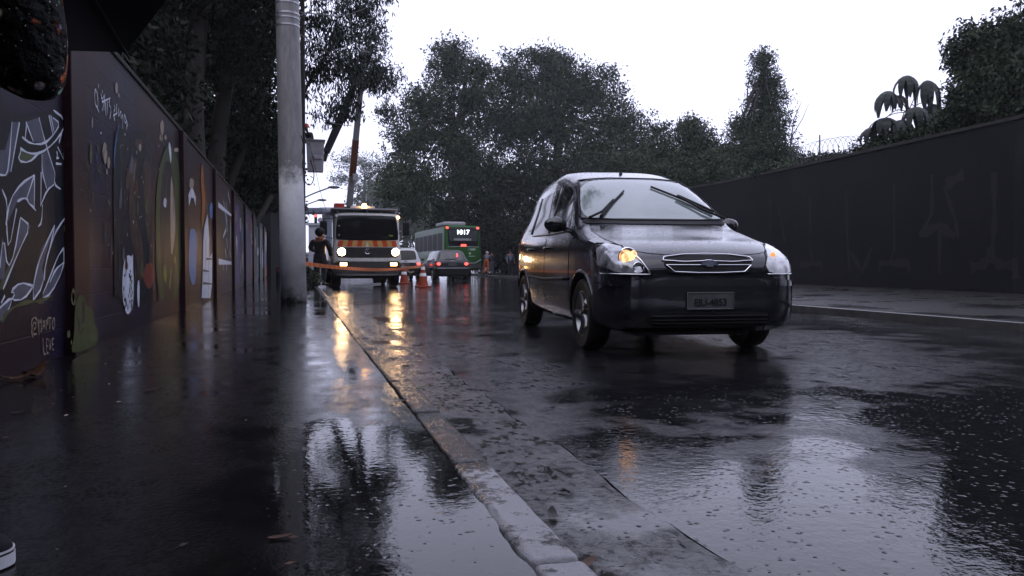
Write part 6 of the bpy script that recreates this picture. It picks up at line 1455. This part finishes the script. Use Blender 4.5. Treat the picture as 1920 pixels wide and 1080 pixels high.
mb = MB(); mb.tube([ax * .26, -ax * .62], .006, 8); mb.tube([-ax * .55, -ax * .68], .014, 8); mb.build("shaft", M['boom_dk'], umb, smooth=True)

# ------------------------------------------------------------------ leaves and bits lying about
M['dead'] = pm("soaked_dead_leaf", (0.035, 0.016, 0.010), (0.09, 0.045, 0.025), 20, .45); M['dead_dk'] = pm("black_soaked_leaf", (0.010, 0.008, 0.007), (0.022, 0.016, 0.012), 20, .35); M['green_bits'] = leaf_mat("cut_green_leaves", (0.03, 0.045, 0.02), (0.07, 0.09, 0.04))
def leaf(px, py, z, ln, wd, rz, mat, label, curl=.25):
    q = on_ground(px, py, z); mb = MB(); vs = []; n_ = 7
    for i in range(n_ + 1):
        t = i / n_; w_ = wd / 2 * math.sin(math.pi * min(.985, .03 + t * .95)) ** .8; zz = curl * ln * (t - .4) ** 2 + .004
        for s_ in (-1, 0, 1): vs.append(((t - .5) * ln, s_ * w_ * (1 + .15 * math.sin(9 * t)), zz + (.18 * w_ if s_ else 0)))
    for i in range(n_):
        for j in range(2): mb.cur = 0; fs_ = (3*i+j, 3*i+j+1, 3*i+4+j, 3*i+3+j); mb.f.append(fs_); mb.m.append(0)
    mb.v = vs; o = mb.build("fallen_leaf", mat, smooth=True); o.location = (q.x, q.y, z); o.rotation_euler = (0, 0, rz)
    return tag(o, label, "leaf", "soaked leaves lying about")
leaf(40, 712, 0, .26, .10, .5, M['dead'], "curled brown leaf, larger of two at the mural wall's foot", 1.2); leaf(65, 706, 0, .16, .08, 1.2, M['dead'], "smaller curled brown leaf at the mural wall's foot", 1.4)
leaf(868, 805, -.09, .075, .04, .2, M['dead_dk'], "dark brown leaf in the gutter, nearer of the two beside the dull kerb stones"); leaf(842, 762, -.09, .085, .04, 1.0, M['dead_dk'], "black leaf in the gutter beside a kerb joint, farther of two"); leaf(748, 755, 0, .10, .03, .4, M['dead_dk'], "long dark leaf lying on the sidewalk next to the kerb", .3)
leaf(1036, 968, -.09, .075, .03, 1.3, M['dead_dk'], "dark leaf in the gutter against the white painted kerb stone", .5); leaf(1100, 1060, -.09, .08, .03, .7, M['dead'], "pinkish brown leaf in the gutter at the near kerb")
leaf(525, 1010, 0, .055, .022, .1, M['dead'], "pale oval leaf alone on the dark wet sidewalk"); leaf(35, 775, 0, .06, .02, .3, M['dead'], "small tan leaf on the sidewalk near the wall", .5); leaf(285, 732, 0, .09, .04, .8, M['dead_dk'], "dark leaf on the sidewalk in front of the white patch", .3); leaf(790, 728, 0, .08, .04, .6, M['green_bits'], "green leaf lying on the kerb")
Nn = 420; lx = np.where(rng.uniform(size=Nn) < .6, rng.uniform(-1.5, -.9, Nn), rng.uniform(-1.4, .45, Nn)); ly = rng.uniform(1.6, 20, Nn); pts = np.stack([lx, ly, np.full(Nn, .006)], 1)
a = rng.uniform(0, 2 * math.pi, Nn); L = rng.uniform(.006, .03, Nn); dv = np.stack([np.cos(a), np.sin(a), np.zeros(Nn)], 1); sd = np.stack([-np.sin(a), np.cos(a), np.zeros(Nn)], 1)
v = np.stack([pts, pts + dv * (L * .5)[:, None] + sd * (L * .2)[:, None] + [0, 0, .003], pts + dv * L[:, None] + [0, 0, .002], pts + dv * (L * .5)[:, None] - sd * (L * .2)[:, None]], 1).reshape(-1, 3)
tag(raw_mesh("leaf_litter", v, np.arange(Nn * 4).reshape(-1, 4), [M['dead'], M['dead_dk'], P_['cream']], None, rng.choice(3, Nn, p=[.45, .45, .10])), kind='stuff')
# cut branches heaped behind the pole, an added white bar as light under the truck
q = on_ground(583, 535); pts, _ = blob_leaves([((q.x, q.y, .25), (.35, .5, .28))], 60, 26, .10); v, f_ = leaf_quads(pts[pts[:, 2] > .01], .13, .4, .2)
r = empty("branch_heap", (q.x, q.y, 0), 0, "heap of cut green branches on the kerb behind the concrete pole", "branches"); raw_mesh("foliage", v - np.array([q.x, q.y, 0]), f_, M['leaf_light'], r)
mb = MB()
for k in range(6): mb.tube([(random.uniform(-.3, .3), random.uniform(-.5, .5), .05), (random.uniform(-.3, .3), random.uniform(-.5, .5), random.uniform(.2, .5))], [.015, .006], 5)
mb.build("twigs", M['bark'], r, smooth=True)
q = on_ground(671, 531, -.05); mb = MB(); mb.box((0, 0, .06), (1.0, .12, .10), rot=Matrix.Rotation(R(-4), 3, 'Y'), b=.01); o = mb.build("ground_light_patch", M['paint_white']); o.location = (q.x, tpos.y + .35, ROAD_Z); tag(o, "added white bar standing in for bright ground under the truck's bumper", "ground_light_patch")
q = on_ground(521, 527); r = empty("bollard", (q.x, q.y, 0), 0, "short dark bollard with an orange reflector left of the concrete pole", "bollard"); mb = MB(); mb.tube([(0, 0, 0), (0, 0, .55)], .07, 12); mb.build("post", M['trim'], r, angle=40); mb = MB(); mb.box((0, -.075, .46), (.06, .02, .16), b=.008); mb.build("reflector", M['cone'], r)

# ------------------------------------------------------------------ rain haze
hz, n, l, p = new_mat("rain_haze"); n.remove(p)
pv = n.new("ShaderNodeVolumePrincipled"); pv.inputs["Color"].default_value = (.86, .88, .93, 1); pv.inputs["Density"].default_value = HAZE; pv.inputs["Anisotropy"].default_value = 0.25
l.new(pv.outputs[0], n["Material Output"].inputs["Volume"])
mb = MB(); mb.box((20, 95, 13.9), (240, 240, 30.0)); tag(mb.build("haze", hz), kind='stuff')
